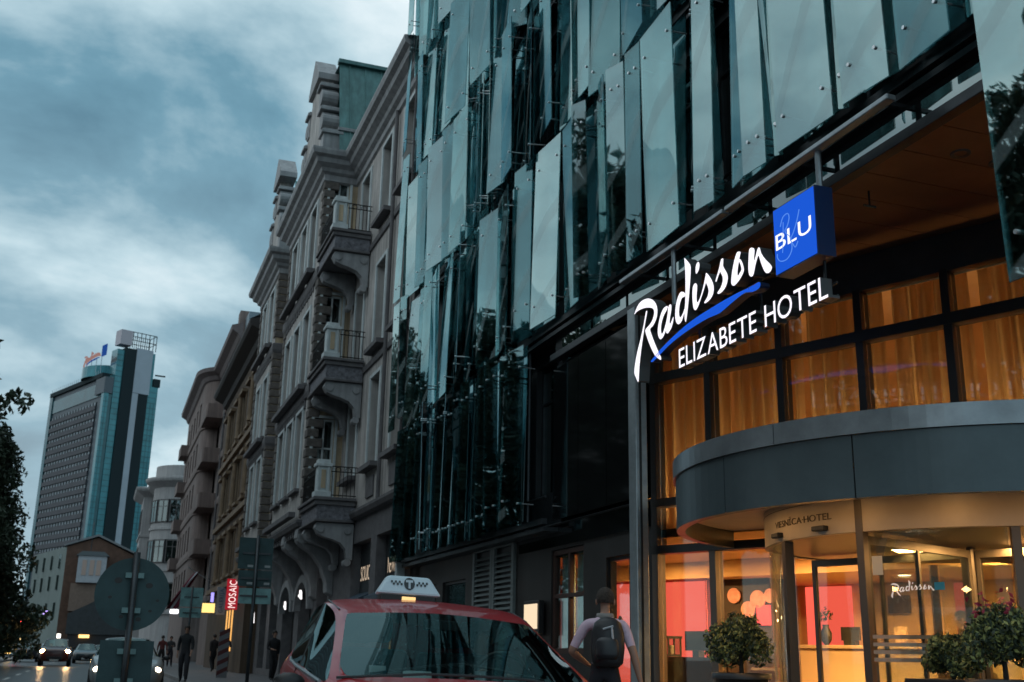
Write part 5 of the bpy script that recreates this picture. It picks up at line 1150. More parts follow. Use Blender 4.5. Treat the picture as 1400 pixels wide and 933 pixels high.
# ================================================================ vehicles
def split_subsurf(mb, names, mats_, crease_between, parent, lvl=2):
    me = mb.mesh('cage', [M['black']]*len(names)); me.polygons.foreach_set('material_index', mb.mi[:len(me.polygons)])
    return me
def car(name, label, cat, st, paint, tinted, loc, rz, roll=0.0, lamps=None, glassm=None, wheel_r=.32, axle=(1.32, -1.28), plate_text=None):
    """st: stations nose to tail (x, w, zf, mid, belt, gw, tw, zt, zr); station indices: cowl=3 header=4 B=(6,7) C=9 roof end=10"""
    root = thing(name, (0, 0, 0), label, cat)
    rings = []
    for si, (x, w, zf, md, bt, gw, tw_, zt, zr) in enumerate(st):
        half = [(0, zf), (w-.14, zf), (w-.02, zf+.16), (w+.01, md), (w-.015, bt), (gw, bt+.035), (tw_, zt), (tw_-.05, zt+(zr-zt)*.5), (tw_*.45, zr-.012), (0, zr)]
        bow = {3: .10, 4: .09, 5: .05}.get(si, 0.0)
        hx = [x+(bow*(1-(y/max(tw_, .01))**2) if k >= 6 else 0) for k, (y, z) in enumerate(half)]
        pts = [(hx[k], y, z) for k, (y, z) in enumerate(half)]
        rings.append(pts+[(a, -y, z) for a, y, z in pts[-2:0:-1]])
    n = len(rings[0]); me = bpy.data.meshes.new('cage'); vs = [v for r in rings for v in r]; fs = []; mi = []
    NB = 9
    def region(i, k):
        k2 = k if k < NB else n-1-k     # mirrored band index
        if k2 == 5 and 3 <= i <= 8: return 2 if i not in (5, 6) or i == 5 else 4      # side glass, B pillar at i == 6
        if i == 3 and k2 in (7, 8): return 1
        if i == 10 and k2 in (7, 8): return 3
        return 0
    for i in range(len(rings)-1):
        for k in range(n):
            k2 = (k+1) % n; fs.append((i*n+k, i*n+k2, (i+1)*n+k2, (i+1)*n+k)); mi.append(region(i, k))
    fs.append(tuple(range(n))); mi.append(0); fs.append(tuple((len(rings)-1)*n+k for k in range(n))[::-1]); mi.append(0)
    me.from_pydata(vs, [], fs); me.polygons.foreach_set('material_index', mi)
    import bmesh
    bm = bmesh.new(); bm.from_mesh(me); bmesh.ops.recalc_face_normals(bm, faces=bm.faces)
    cl = bm.edges.layers.float.get('crease_edge') or bm.edges.layers.float.new('crease_edge')
    for e_ in bm.edges:
        if len({f.material_index for f in e_.link_faces}) > 1: e_[cl] = 1.0
    vl = bm.verts.layers.float.get('crease_vert') or bm.verts.layers.float.new('crease_vert')
    for i_ in (3, 4, 10, 11):
        for k_ in (7, n-7): bm.verts.ensure_lookup_table(); bm.verts[i_*n+k_][vl] = .6
    for i_ in (3, 6, 7, 10):
        for k_ in (5, 6, n-5, n-6): bm.verts[i_*n+k_][vl] = .5
    bm.to_mesh(me); bm.free()
    for _ in range(5): me.materials.append(M['black'])
    tmp = bpy.data.objects.new('tmp', me); COL.objects.link(tmp); sm = tmp.modifiers.new('s', 'SUBSURF'); sm.levels = 3; sm.render_levels = 3
    dg = bpy.context.evaluated_depsgraph_get(); ev = bpy.data.meshes.new_from_object(tmp.evaluated_get(dg)); bpy.data.objects.remove(tmp)
    V = [v.co.copy() for v in ev.vertices]; groups = {}
    for p in ev.polygons:
        c = p.center; k = p.material_index; nm = {0: 'body', 1: 'windscreen', 3: 'rear_window', 4: 'door_pillar'}.get(k)
        if k in (2, 4):
            nm = ('side_window' if k == 2 else 'door_pillar')+('_l' if c.y > 0 else '_r')+(str(int(c.x < st[6][0])) if k == 2 else '')
        groups.setdefault(nm, []).append(tuple(p.vertices))
    gm = glassm or M['cglass']
    for nm, fl in groups.items():
        ids = sorted({i for f in fl for i in f}); mp = {a: b_ for b_, a in enumerate(ids)}; q = MB(); q.add([V[i] for i in ids], [tuple(mp[i] for i in f) for f in fl])
        base = nm.split('_l')[0].split('_r')[0] if nm.startswith(('side', 'door')) else nm
        o = q.build(base, paint if nm == 'body' else (M['black'] if base == 'door_pillar' else (M['sglass'] if base == 'side_window' else gm)), root, smooth=True, flip=False)
    W = st[5][1]
    for sy in (1, -1):
        for ax in axle:
            q = MB(); y0, y1 = sy*(W-.2), sy*(W+.012)
            q.lathe([(wheel_r*.62, 0), (wheel_r*.95, 0), (wheel_r, .04), (wheel_r, .17), (wheel_r*.95, .212), (wheel_r*.64, .212)], (0, 0, 0), 24)
            q.v = [(ax+a, y0+(y1-y0)/.212*c, wheel_r+b_) for a, b_, c in q.v]; wl = q.build('wheel', mat('tyre', (.015, .015, .016), .8), root, smooth=True)
            q = MB(); q.tube([(ax, y0, wheel_r), (ax, y1*.995, wheel_r)], wheel_r*.64, 20); q.build('rim', M['steel_lt'], wl)
        mx_, my, mz = st[3][0]-.42, sy*(W+.1), st[3][4]+.06
        q = MB(); q.ball((mx_, my, mz-.05), .1, 14, 8, 0, (.5, 1.0, .62)); q.tube([(mx_, sy*(W-.08), mz-.09), (mx_, my, mz-.07)], .025, 6); q.build('wing_mirror', M['black'], root, smooth=True)
        hx_ = st[1][0]; hr = .17 if lamps is hl_ref else .13
        q = MB(); q.ball((hx_-.02, sy*(st[1][1]-.16), st[1][4]-.10), hr, 14, 8, 0, (.75, 1.05, .62)); q.build('headlight', lamps or M['lamp_off'], root, smooth=True)
        q = MB(); q.ball((st[-2][0]+.06, sy*(st[-2][1]-.06), st[-2][4]-.12), .12, 12, 8, 0, (.5, .6, 1.3)); q.build('tail_light', mat('tail_red', (.25, .01, .01), .3), root, smooth=True)
    q = MB(); q.box(st[0][0]-.06, -.45, .38, st[0][0]+.012, .45, .56); q.build('grille', M['black'], root, bevel=.02)
    q = MB(); q.box(st[0][0]+.014, -.26, .30, st[0][0]+.03, .26, .41); q.build('number_plate', mat('plate', (.7, .7, .68), .5), root)
    q = MB(); q.add([(-1.7, -.74, .5), (1.0, -.74, .5), (1.0, .74, .5), (-1.7, .74, .5)], [(0, 1, 2, 3)]); q.box(.55, -.72, .5, 1.0, .72, .92); q.build('dashboard', M['interior'], root)
    for sx, sy in ((-.1, .36), (-.1, -.36), (-1.05, .36), (-1.05, -.36)):
        q = MB(); q.box(sx-.12, sy-.24, .5, sx+.38, sy+.24, .66); q.box(sx-.22, sy-.23, .64, sx-.06, sy+.23, 1.14); q.box(sx-.22, sy-.12, 1.18, sx-.1, sy+.12, 1.36); q.build('seat', M['interior'], root, bevel=.04)
    q = MB(); q.tube([(.5+.05*math.sin(t), .36+.18*math.cos(t), .98+.17*math.sin(t)) for t in [i*math.pi/12 for i in range(25)]], .016, 6); q.tube([(.5, .36, .98), (.75, .36, .9)], .03, 6); q.tube([(.5, .19, .98), (.5, .53, .98)], .014, 6); q.build('steering_wheel', M['black'], root)
    root.matrix_basis = Matrix.Translation(loc) @ Matrix.Rotation(rz, 4, 'Z') @ Matrix.Rotation(roll, 4, 'X')
    return root
hl_ref = emis('headlight_on', (1.0, .60, .26), 110.0)
M['cglass'] = glass('car_glass', (.62, .72, .70), .07, .005, rtint=(.68, .95, .96))
M['sglass'] = glass('side_window_glass', (.10, .13, .13), .05, .005, rtint=(.68, .95, .96))
M['interior'] = mat('car_interior', (.06, .06, .062), .8)
M['lamp_off'] = mat('lamp_clear', (.35, .36, .38), .15, .3)
def paint(nm, c): return mat(nm, c, .40, .0, coat=.6)
MPV = [(2.14, .60, .34, .48, .58, .48, .40, .62, .64), (1.98, .82, .20, .52, .71, .68, .54, .75, .78), (1.55, .89, .16, .55, .83, .78, .62, .87, .90), (1.14, .90, .16, .57, .89, .84, .815, .95, .985),
       (.16, .90, .16, .58, .93, .84, .68, 1.315, 1.385), (-.08, .90, .16, .58, .95, .84, .70, 1.385, 1.45), (-.42, .90, .16, .58, .96, .84, .71, 1.43, 1.50), (-.52, .90, .16, .58, .965, .84, .71, 1.435, 1.505), (-1.15, .90, .16, .58, .99, .84, .70, 1.42, 1.49),
       (-1.5, .90, .18, .60, 1.01, .84, .69, 1.385, 1.455), (-1.95, .88, .22, .62, 1.02, .80, .65, 1.29, 1.38), (-2.2, .84, .28, .64, 1.0, .75, .60, 1.05, 1.10), (-2.28, .72, .38, .60, .85, .6, .46, .9, .92)]
taxi = car('taxi', 'red taxi with white roof sign parked at the kerb', 'taxi', MPV, paint('taxi_red', (.38, .004, .011)), None, (2.13, 7.55, .03), R(-94.5), R(-2.2))
def TX(x, y, z): return taxi.matrix_basis @ Vector((x, y, z))
def tpart(mb, nm, m_, par=None, **k):
    mb.v = [tuple(TX(*v)) for v in mb.v]; return mb.build(nm, m_, par or taxi, **k)
# roof sign: tapered light box with a T badge and chequers
q = MB(); zb = 1.53; SY = -.11
q.add([(-.66, .225+SY, zb), (-.66, -.225+SY, zb), (-.42, -.245+SY, zb), (-.42, .245+SY, zb), (-.60, .155+SY, zb+.135), (-.60, -.155+SY, zb+.135), (-.48, -.155+SY, zb+.135), (-.48, .155+SY, zb+.135)], [(0,3,2,1), (4,5,6,7), (0,1,5,4), (1,2,6,5), (2,3,7,6), (3,0,4,7)])
rs = tpart(q, 'roof_sign', mat('taxi_sign_white', (.50, .62, .68), .35, emit=(.5, .7, .8), estr=.05), bevel=.02)
q = MB(); q.box(-.64, -.2+SY, zb-.06, -.44, .2+SY, zb-.004); tpart(q, 'sign_base', M['black'], rs)
q = MB(); q.box(-.437, -.05+SY, zb-.04, -.43, .05+SY, zb-.015); tpart(q, 'sign_base_lamp', emis('sign_base_lamp', (1, .62, .25), 1.3), rs)
def PT(a, b_, d):   # on the sloped front of the box, a to image right
    t = b_/.135; return tuple(TX(-.42-.06*t+.006+d, a*.9+SY, zb+b_))
q = MB(); q.add([PT(.045*math.cos(i*math.pi/12), .08+.045*math.sin(i*math.pi/12), 0) for i in range(24)], [tuple(range(24))]); q.build('badge', mat('badge', (.03, .04, .045), .5), rs, flip=False)
q = MB(); q.add([PT(-.03, .09, .003), PT(.03, .09, .003), PT(.03, .108, .003), PT(-.03, .108, .003)], [(0, 1, 2, 3)]); q.add([PT(-.009, .045, .003), PT(.009, .045, .003), PT(.009, .09, .003), PT(-.009, .09, .003)], [(0, 1, 2, 3)]); q.build('badge_letter', mat('badge_letter', (.5, .6, .65), .5), rs, flip=False)
q = MB()
for sgn in (-1, 1):
    for i in range(6):
        for j in range(2):
            if (i+j) % 2 == 0: a = sgn*(.065+i*.016); q.add([PT(a-.008, .066+j*.016, .001), PT(a+.008, .066+j*.016, .001), PT(a+.008, .082+j*.016, .001), PT(a-.008, .082+j*.016, .001)], [(0, 1, 2, 3)])
q.build('chequers', mat('chequer', (.03, .04, .045), .5), rs, flip=False)['kind'] = 'stuff'
# things on the dashboard, wipers, trim
q = MB(); q.box(.93, -.56, .99, .935, -.46, 1.03); tpart(q, 'windscreen_sticker', mat('sticker_white', (.6, .66, .66), .6))
q = MB(); q.add([(.78, -.32, .935), (.78, -.14, .935), (.72, -.14, 1.01), (.72, -.32, 1.01)], [(0, 1, 2, 3)]); tpart(q, 'paper', mat('paper', (.5, .58, .58), .7))
q = MB(); q.box(.78, .08, .93, .86, .26, .955); q.box(.79, .12, .955, .83, .18, 1.03); tpart(q, 'phone_holder', mat('holder', (.3, .34, .34), .5))
q = MB(); q.ball((.72, .30, .965), .04, 12, 8, 0, (1.2, 1.6, .7)); tpart(q, 'taxi_meter', M['black'])
for sy in (1, -1): 
    q = MB(); q.tube([(1.1, sy*.62, .975), (1.02, sy*.2, 1.045), (.98, -sy*.02, 1.065)], .009, 5); tpart(q, 'wiper', M['black'])
q = MB(); q.box(.24, -.12, 1.27, .28, .12, 1.34); tpart(q, 'rear_view_mirror', M['black'], bevel=.01)
q = MB(); q.tube([(1.02, -.852, .925), (.4, -.86, .955), (-.5, -.858, .99), (-1.2, -.845, 1.025), (-1.45, -.825, 1.05)], .012, 6); tpart(q, 'window_trim', M['steel_lt'])
q = MB(); q.tube([(.95, -.86, .93), (.98, -.915, .7), (.96, -.92, .45)], .006, 5); tpart(q, 'door_gap', M['black'])
q = MB(); q.tube([(-.47, -.86, .99), (-.48, -.918, .75), (-.46, -.92, .45)], .006, 5); tpart(q, 'door_gap', M['black'])
q = MB(); q.tube([(1.2, -.78, .955), (1.33, -.3, 1.0), (1.35, 0, 1.005), (1.33, .3, 1.0), (1.2, .78, .955)], .008, 5); tpart(q, 'bonnet_gap', M['black'])
for sy in (-1, 1):
    q = MB(); q.tube([(.02, sy*.66, 1.375), (-.45, sy*.685, 1.452), (-1.15, sy*.672, 1.437), (-1.5, sy*.64, 1.385)], .007, 5); tpart(q, 'roof_seal', M['black'])
for x in (.1, -.85):
    q = MB(); q.tube([(x-.1, -.905, .84), (x-.08, -.935, .85), (x+.1, -.935, .85), (x+.12, -.905, .84)], .014, 6); tpart(q, 'door_handle', M['steel_lt'])

SUV = [(2.2, .64, .42, .6, .84, .5, .42, .9, .93), (2.05, .86, .28, .64, .98, .70, .55, 1.02, 1.05), (1.5, .92, .25, .68, 1.08, .80, .62, 1.1, 1.13), (1.0, .92, .25, .7, 1.1, .82, .74, 1.15, 1.19),
       (.3, .92, .25, .7, 1.1, .82, .64, 1.56, 1.62), (.0, .92, .25, .7, 1.1, .82, .65, 1.6, 1.66), (-.4, .92, .25, .7, 1.1, .82, .65, 1.61, 1.67), (-.5, .92, .25, .7, 1.1, .82, .65, 1.61, 1.67), (-1.2, .92, .25, .7, 1.1, .82, .64, 1.6, 1.66),
       (-1.6, .92, .25, .7, 1.12, .8, .63, 1.57, 1.64), (-1.95, .9, .28, .7, 1.12, .76, .6, 1.5, 1.6), (-2.2, .84, .32, .7, 1.1, .7, .56, 1.15, 1.2), (-2.28, .72, .42, .66, .95, .6, .5, 1.0, 1.02)]
SED = [(2.2, .60, .34, .5, .62, .48, .40, .66, .68), (2.05, .82, .2, .54, .74, .66, .52, .78, .80), (1.5, .88, .17, .56, .86, .76, .58, .89, .91), (.95, .88, .17, .58, .91, .78, .69, .96, 1.0),
       (.25, .88, .17, .58, .92, .78, .56, 1.33, 1.40), (.0, .88, .17, .58, .92, .78, .57, 1.36, 1.43), (-.4, .88, .17, .58, .93, .78, .57, 1.36, 1.435), (-.5, .88, .17, .58, .93, .78, .57, 1.36, 1.435), (-1.0, .88, .17, .58, .94, .77, .56, 1.32, 1.40),
       (-1.25, .87, .2, .6, .95, .75, .55, 1.27, 1.35), (-1.5, .86, .22, .6, .96, .72, .54, 1.16, 1.26), (-1.95, .82, .28, .6, .95, .68, .52, .97, 1.0), (-2.25, .72, .36, .58, .85, .58, .46, .86, .88)]
hl = hl_ref; pk = emis('daylight_lamp', (1.0, .84, .62), 7.0)
car('oncoming_car', 'dark red car driving towards the viewer with headlights on', 'car', SUV, paint('dark_red', (.10, .02, .015)), None, (-2.3, 78, .004), R(-90), lamps=hl)
car('parked_car', 'pale grey saloon waiting behind the round traffic sign', 'car', SED, paint('pale_grey', (.25, .28, .29)), None, (.8, 31.5, .004), R(-90), lamps=pk)
for i, (x, y, c, lab, lm_, rr_) in enumerate(((-.6, 92, (.03, .05, .055), 'dark teal car queuing behind the oncoming car on its right', None, -90), (-4.9, 96, (.05, .06, .07), 'dark car at the left kerb behind the oncoming car', None, 90), (-4.6, 118, (.2, .22, .24), 'grey car farther back at the left kerb', None, 90), (.6, 112, (.12, .13, .15), 'small grey car far back in the right lane', pk, -90), (-5.6, 62, (.02, .02, .025), 'black car parked at the left kerb, mostly out of view', None, 90))):
    if i == 4: continue
    car('distant_car', lab, 'car', SED, paint('paint%d' % i, c), None, (x, y, .004), R(rr_), lamps=lm_)

# ================================================================ people
def skin(nm): return mat(nm, (.36, .20, .14), .6)
M['skin'] = skin('skin'); M['hair'] = mat('dark_hair', (.02, .015, .012), .7)
def person(name, label, loc, rz, pose, cloth, scale=1.0, fingers=False, cat='person', bulk=1.0):
    """pose: joint positions (x right, y forward, z up). One continuous skinned body, coloured by region; hair is a child"""
    J = dict(pelvis=(0, 0, .96), waist=(0, 0, 1.10), chest=(0, .01, 1.30), top=(0, 0, 1.44), neck=(0, .01, 1.52), chin=(0, .03, 1.585), head=(0, .025, 1.66), crown=(0, .015, 1.735), nose=(0, .125, 1.645),
             ls=(-.17, 0, 1.43), le=(-.22, -.03, 1.14), lw=(-.23, .06, .90), rs=(.17, 0, 1.43), re=(.22, -.03, 1.14), rw=(.23, .06, .90),
             lh=(-.09, 0, .92), lk=(-.10, .03, .50), la=(-.10, -.02, .09), lt=(-.11, .15, .035), rh=(.09, 0, .92), rk=(.10, .03, .50), ra=(.10, -.02, .09), rt=(.11, .15, .035))
    J.update(pose); J = {k: Vector(v) for k, v in J.items()}
    B_ = 'trousers'; S_ = 'shirt'; K_ = 'skin'; H_ = 'shoe'
    V = []; R_ = []; T_ = []; Ed = []
    def v(p, r, t): V.append(Vector(p)); k__ = bulk if t in ('shirt', 'trousers') else 1.0; R_.append((r[0]*k__, r[1]*k__) if isinstance(r, tuple) else (r*k__, r*k__)); T_.append(t); return len(V)-1
    pv_ = v(J['pelvis'], (.155, .115), B_); wa = v(J['waist'], (.145, .105), S_); ch = v(J['chest'], (.165, .115), S_); tp = v(J['top'], (.12, .085), S_); nk = v(J['neck'], .055, K_); cn = v(J['chin'], (.062, .075), K_); hd = v(J['head'], (.078, .096), K_); cr_ = v(J['crown'], (.055, .07), K_)
    for a, b_ in ((pv_, wa), (wa, ch), (ch, tp), (tp, nk), (nk, cn), (cn, hd), (hd, cr_)): Ed.append((a, b_))
    ns = v(J['nose'], .014, K_); Ed.append((hd, ns))
    for s_ in 'lr':
        sh = v(J[s_+'s'], .062, S_); Ed.append((tp, sh)); prev = sh
        for f, r, t in ((.35, .056, S_), (.62, .05, cloth.get('sleeve', S_)), (1.0, .041, cloth.get('sleeve2', K_))):
            i = v(J[s_+'s'].lerp(J[s_+'e'], f), r, t); Ed.append((prev, i)); prev = i
        for f, r in ((.4, .04), (1.0, .027)):
            i = v(J[s_+'e'].lerp(J[s_+'w'], f), r, cloth.get('sleeve2', K_) if f < 1 else K_); Ed.append((prev, i)); prev = i
        d = (J[s_+'w']-J[s_+'e']).normalized(); sd = -1 if s_ == 'l' else 1; pal = J[s_+'w']+d*.07; i = v(pal, (.036, .022), K_); Ed.append((prev, i))
        fwd = Vector((0, 1, 0)); fwd = (fwd-d*fwd.dot(d)).normalized()
        if fingers:
            for k, ln in enumerate((.066, .078, .072, .056)):
                b0 = pal+d*.03+fwd*(.028-.019*k); f1 = v(b0+d*ln*.45, .0095, K_); Ed.append((i, f1)); f2 = v(b0+d*ln*.8+Vector((-sd*.012, 0, 0)), .0085, K_); Ed.append((f1, f2)); f3 = v(b0+d*ln*1.05+Vector((-sd*.03, 0, 0)), .007, K_); Ed.append((f2, f3))
            t1_ = v(pal-d*.015+fwd*.045, .011, K_); Ed.append((i, t1_)); t2_ = v(pal+d*.02+fwd*.06, .009, K_); Ed.append((t1_, t2_))
        else:
            f1 = v(pal+d*.06, (.03, .014), K_); Ed.append((i, f1)); f2 = v(pal+d*.1+Vector((-sd*.01, 0, 0)), .012, K_); Ed.append((f1, f2)); t1_ = v(pal+fwd*.05+d*.01, .01, K_); Ed.append((i, t1_))
        hp = v(J[s_+'h'], .098, B_); Ed.append((pv_, hp)); prev = hp
        for f, r in ((.45, .086), (1.0, .064)):
            i = v(J[s_+'h'].lerp(J[s_+'k'], f), r, cloth.get('leg', B_)); Ed.append((prev, i)); prev = i
        for f, r in ((.35, .062), (.9, .047)):
            i = v(J[s_+'k'].lerp(J[s_+'a'], f), r, cloth.get('leg', B_)); Ed.append((prev, i)); prev = i
        an = v(J[s_+'a'], .045, H_); Ed.append((prev, an)); to = v(J[s_+'t'], (.042, .03), H_); Ed.append((an, to))
    me = bpy.data.meshes.new('body'); me.from_pydata([tuple(p) for p in V], Ed, [])
    o = bpy.data.objects.new('tmp', me); COL.objects.link(o); sk = o.modifiers.new('k', 'SKIN'); sk.use_smooth_shade = True; sk.branch_smoothing = .6
    for i, sv in enumerate(me.skin_vertices[0].data): sv.radius = R_[i]; sv.use_root = (i == 0)
    ss = o.modifiers.new('s', 'SUBSURF'); ss.levels = 2; ss.render_levels = 2
    dg = bpy.context.evaluated_depsgraph_get(); ev = bpy.data.meshes.new_from_object(o.evaluated_get(dg)); bpy.data.objects.remove(o)
    keys = [S_, B_, K_, H_]
    ev.materials.clear()
    for k in keys: ev.materials.append(cloth[k] if k != K_ else M['skin'])
    for p in ev.polygons:
        c = p.center; j = min(range(len(V)), key=lambda i: (V[i]-c).length-.6*R_[i][0]); p.material_index = keys.index(T_[j]); p.use_smooth = True
    root = tag(bpy.data.objects.new(name, ev), label, cat); COL.objects.link(root)
    # hair as a cap, ears
    hc = J['head']; q = MB()
    q.ball((hc.x, hc.y-.012, hc.z+.03), .1, 18, 12, 0, (.92, 1.08, 1.05))
    q.f = [f for f in q.f if not (sum(q.v[i][1] for i in f)/len(f) > hc.y+.05 and sum(q.v[i][2] for i in f)/len(f) < hc.z+.06) and sum(q.v[i][2] for i in f)/len(f) > hc.z-.03+.0*1]; q.mi = [0]*len(q.f)
    h = q.build('hair', cloth.get('hair', M['hair']), root, smooth=True)
    q = MB()
    for sd in (-1, 1): q.ball((hc.x+sd*.088, hc.y, hc.z-.01), .03, 8, 6, 0, (.4, .7, 1.1))
    for sd in (-1, 1): q.ball((hc.x+sd*.032, hc.y+.092, hc.z+.012), .012, 8, 6)
    q.build('face_detail', M['skin'], root, smooth=True)
    root.matrix_basis = Matrix.Translation(loc) @ Matrix.Rotation(rz, 4, 'Z') @ Matrix.Scale(scale, 4)
    return root
cl_m = dict(shirt=mat('lilac_shirt', (.62, .46, .55), .85, var=.12, vscale=14, bump=.9, bscale=7), trousers=mat('navy_trousers', (.018, .018, .024), .85), shoe=M['black'], hair=mat('short_dark_hair', (.055, .042, .034), .9, var=.5, vscale=60, bump=1, bscale=90))
man = person('person', 'person in lilac shirt with black backpack walking past the taxi', (4.4, 9.55, .12), R(-28), dict(
    le=(-.33, .08, 1.14), lw=(-.22, .27, 1.05), re=(.28, -.02, 1.14), rw=(.34, -.06, .90), lk=(-.10, .12, .52), la=(-.11, -.02, .10), lt=(-.11, .14, .05), rk=(.10, -.02, .50), ra=(.10, -.28, .14), rt=(.11, -.16, .035),
    waist=(0, .03, 1.10), chest=(0, .07, 1.29), top=(0, .11, 1.42), neck=(0, .15, 1.50), chin=(0, .20, 1.56), head=(0, .20, 1.635), crown=(0, .19, 1.71), nose=(0, .3, 1.61), ls=(-.185, .09, 1.40), rs=(.185, .09, 1.40)), cl_m, .945, True)
q = MB(); n_ = 9
for i in range(n_):    # collar ring
    pass
q.lathe([(.085, 1.445), (.09, 1.475), (.082, 1.51), (.07, 1.50)], (0, .125, 0), 18); o = q.build('collar', mat('collar_grey', (.22, .21, .20), .8), None, smooth=True); o.parent = man
bp = thing('backpack', (0, 0, 0), 'black backpack on the back of the person in lilac', 'backpack')
q = MB()
prof = [(.0, .0), (.11, .0), (.15, .04), (.165, .18), (.16, .32), (.13, .42), (.07, .465), (0, .475)]
q.lathe(prof, (0, 0, 0), 24); q.v = [(a*1.0, b_*.62, c) for a, b_, c in q.v]; q.build('bag', mat('backpack_black', (.012, .013, .016), .45, bump=.3, bscale=14), bp, smooth=True)
q = MB(); q.lathe([(0, .06), (.09, .06), (.115, .1), (.11, .22), (.08, .26), (0, .27)], (0, -.07, 0), 20); q.v = [(a, -.055+(b_+.07)*.45-.035, c) for a, b_, c in q.v]; q.build('front_pocket', mat('pocket_black', (.016, .018, .022), .4), bp, smooth=True)
q = MB(); q.tube([(.05, -.105, .12), (.055, -.112, .25), (.045, -.10, .36)], .012, 6); q.tube([(-.04, -.10, .34), (.06, -.105, .37)], .01, 6); q.build('reflective_strip', mat('strip_grey', (.40, .42, .45), .4), bp)
for sx in (-.1, .1):
    q = MB(); q.tube([(sx, .06, .40), (sx*1.15, .12, .50), (sx*1.2, .22, .50), (sx*1.3, .31, .38), (sx*1.35, .27, .2), (sx*1.2, .12, .05)], .016, 6); q.build('strap', M['black'], bp)
bp.matrix_basis = man.matrix_basis @ Matrix.Translation((.035, -.10, 1.0)) @ Matrix.Rotation(R(-9), 4, 'X')

dk_ = lambda i, c: mat('coat%d' % i, c, .9)
for i, (x, y, rz, sc, c1, c2, lab) in enumerate((
        (2.75, 38.2, 170, 1.0, (.02, .022, .025), (.025, .025, .03), 'person in dark coat standing nearest on the pavement by the kerb'),
        (5.45, 57.2, 20, .99, (.03, .025, .025), (.02, .02, .022), 'left of two people walking under the red vertical sign'),
        (5.98, 57.0, 200, 1.02, (.10, .09, .10), (.02, .02, .025), 'right of two people walking under the red vertical sign'),
        (3.5, 66, 10, .98, (.12, .03, .03), (.02, .02, .02), 'person in dark red jacket farther down the pavement'),
        (5.9, 40.5, 190, .97, (.015, .015, .018), (.015, .015, .018), 'person in black near the arch beside the taxi tail'),
        (4.3, 72, 180, 1.0, (.05, .05, .055), (.02, .02, .03), 'person in grey farthest down the pavement'))):
    person('person', lab, (x, y, .12), R(rz), (dict(lk=(-.10, .16, .52), la=(-.10, .14, .10), lt=(-.10, .3, .06), rk=(.10, .0, .5), ra=(.10, -.24, .12), rt=(.11, -.1, .04), le=(-.23, .05, 1.15), lw=(-.21, .2, .95), re=(.23, -.1, 1.16), rw=(.24, -.05, .92)), dict(rk=(.09, .2, .54), ra=(.09, .1, .12), rt=(.09, .26, .08), lk=(-.09, .02, .5), la=(-.09, -.2, .1), lt=(-.09, -.06, .04), re=(.25, .06, 1.16), rw=(.12, .24, 1.12), le=(-.22, -.08, 1.15), lw=(-.22, -.1, .9)), dict(le=(-.26, .02, 1.17), lw=(-.1, .2, 1.2), re=(.22, -.02, 1.14), rw=(.2, .08, .9), lk=(-.1, .05, .5), la=(-.12, .0, .09), lt=(-.14, .16, .035)))[i % 3], dict(shirt=dk_(i, c1), trousers=mat('trs%d' % i, c2, .9), shoe=M['black'], sleeve='shirt', sleeve2='shirt'), sc, bulk=1.22)
drv = person('person', 'driver sitting at the wheel inside the red taxi', (0, 0, 0), 0, dict(pelvis=(0, 0, .62), waist=(0, -.03, .78), chest=(0, -.07, .98), top=(0, -.09, 1.10), neck=(0, -.08, 1.16), chin=(0, -.06, 1.20), head=(0, -.065, 1.275), crown=(0, -.075, 1.345), nose=(0, .03, 1.26),
    ls=(-.17, -.09, 1.08), le=(-.26, .12, .90), lw=(-.15, .36, .98), rs=(.17, -.09, 1.08), re=(.26, .12, .90), rw=(.15, .36, 1.0), lh=(-.1, .02, .60), lk=(-.12, .42, .66), la=(-.12, .72, .36), lt=(-.12, .84, .34), rh=(.1, .02, .60), rk=(.12, .42, .66), ra=(.12, .72, .36), rt=(.12, .84, .34)),
    dict(shirt=mat('driver_shirt', (.04, .04, .045), .9), trousers=mat('driver_trousers', (.02, .02, .025), .9), shoe=M['black']), .95)
drv.matrix_basis = taxi.matrix_basis @ Matrix.Translation((-.02, .36, .06)) @ Matrix.Rotation(R(-90), 4, 'Z') @ Matrix.Scale(.93, 4)
gst = person('person', 'dark haired person inside the lobby seen through the door glass', E(2.5, .125, 4.1), R(60), {}, dict(shirt=mat('guest_shirt', (.03, .02, .02), .9), trousers=mat('guest_trousers', (.02, .02, .02), .9), shoe=M['black'], sleeve='shirt', sleeve2='shirt'), 1.0)

# ================================================================ traffic signs seen from behind
M['signback'] = mat('sign_back', (.16, .26, .26), .55, .3, var=.3, vscale=5); M['signback2'] = mat('sign_back_dark', (.045, .085, .09), .6, .3, var=.3, vscale=3); M['signlit'] = mat('sign_back_lit', (.20, .36, .36), .5, .25, var=.35, vscale=4)  # signlit: light on the plate backs painted in as a paler colour
rs_ = thing('round_traffic_sign', (.29, 11.5, .12), 'round traffic sign seen from behind with square plate below, nearest', 'traffic sign')
MB().tube([(.29, 11.46, .12), (.285, 11.46, 2.05)], .033, 12).build('pole', M['steel'], rs_, smooth=True)
q = MB(); q.tube([(.28, 11.50, 1.655), (.28, 11.515, 1.655)], .345, 40); q.tube([(.28, 11.495, 1.655), (.28, 11.52, 1.655)], .35, 40) if False else None; q.build('plate', M['signback2'], rs_)
q = MB(); q.box(.04, 11.5, .72, .53, 11.515, 1.22); q.build('plate', M['signback2'], rs_)
for z in (1.5, 1.83, 1.12, .85): MB().box(.2, 11.45, z-.025, .37, 11.498, z+.025).build('clamp', M['signback'], rs_)
q = MB()
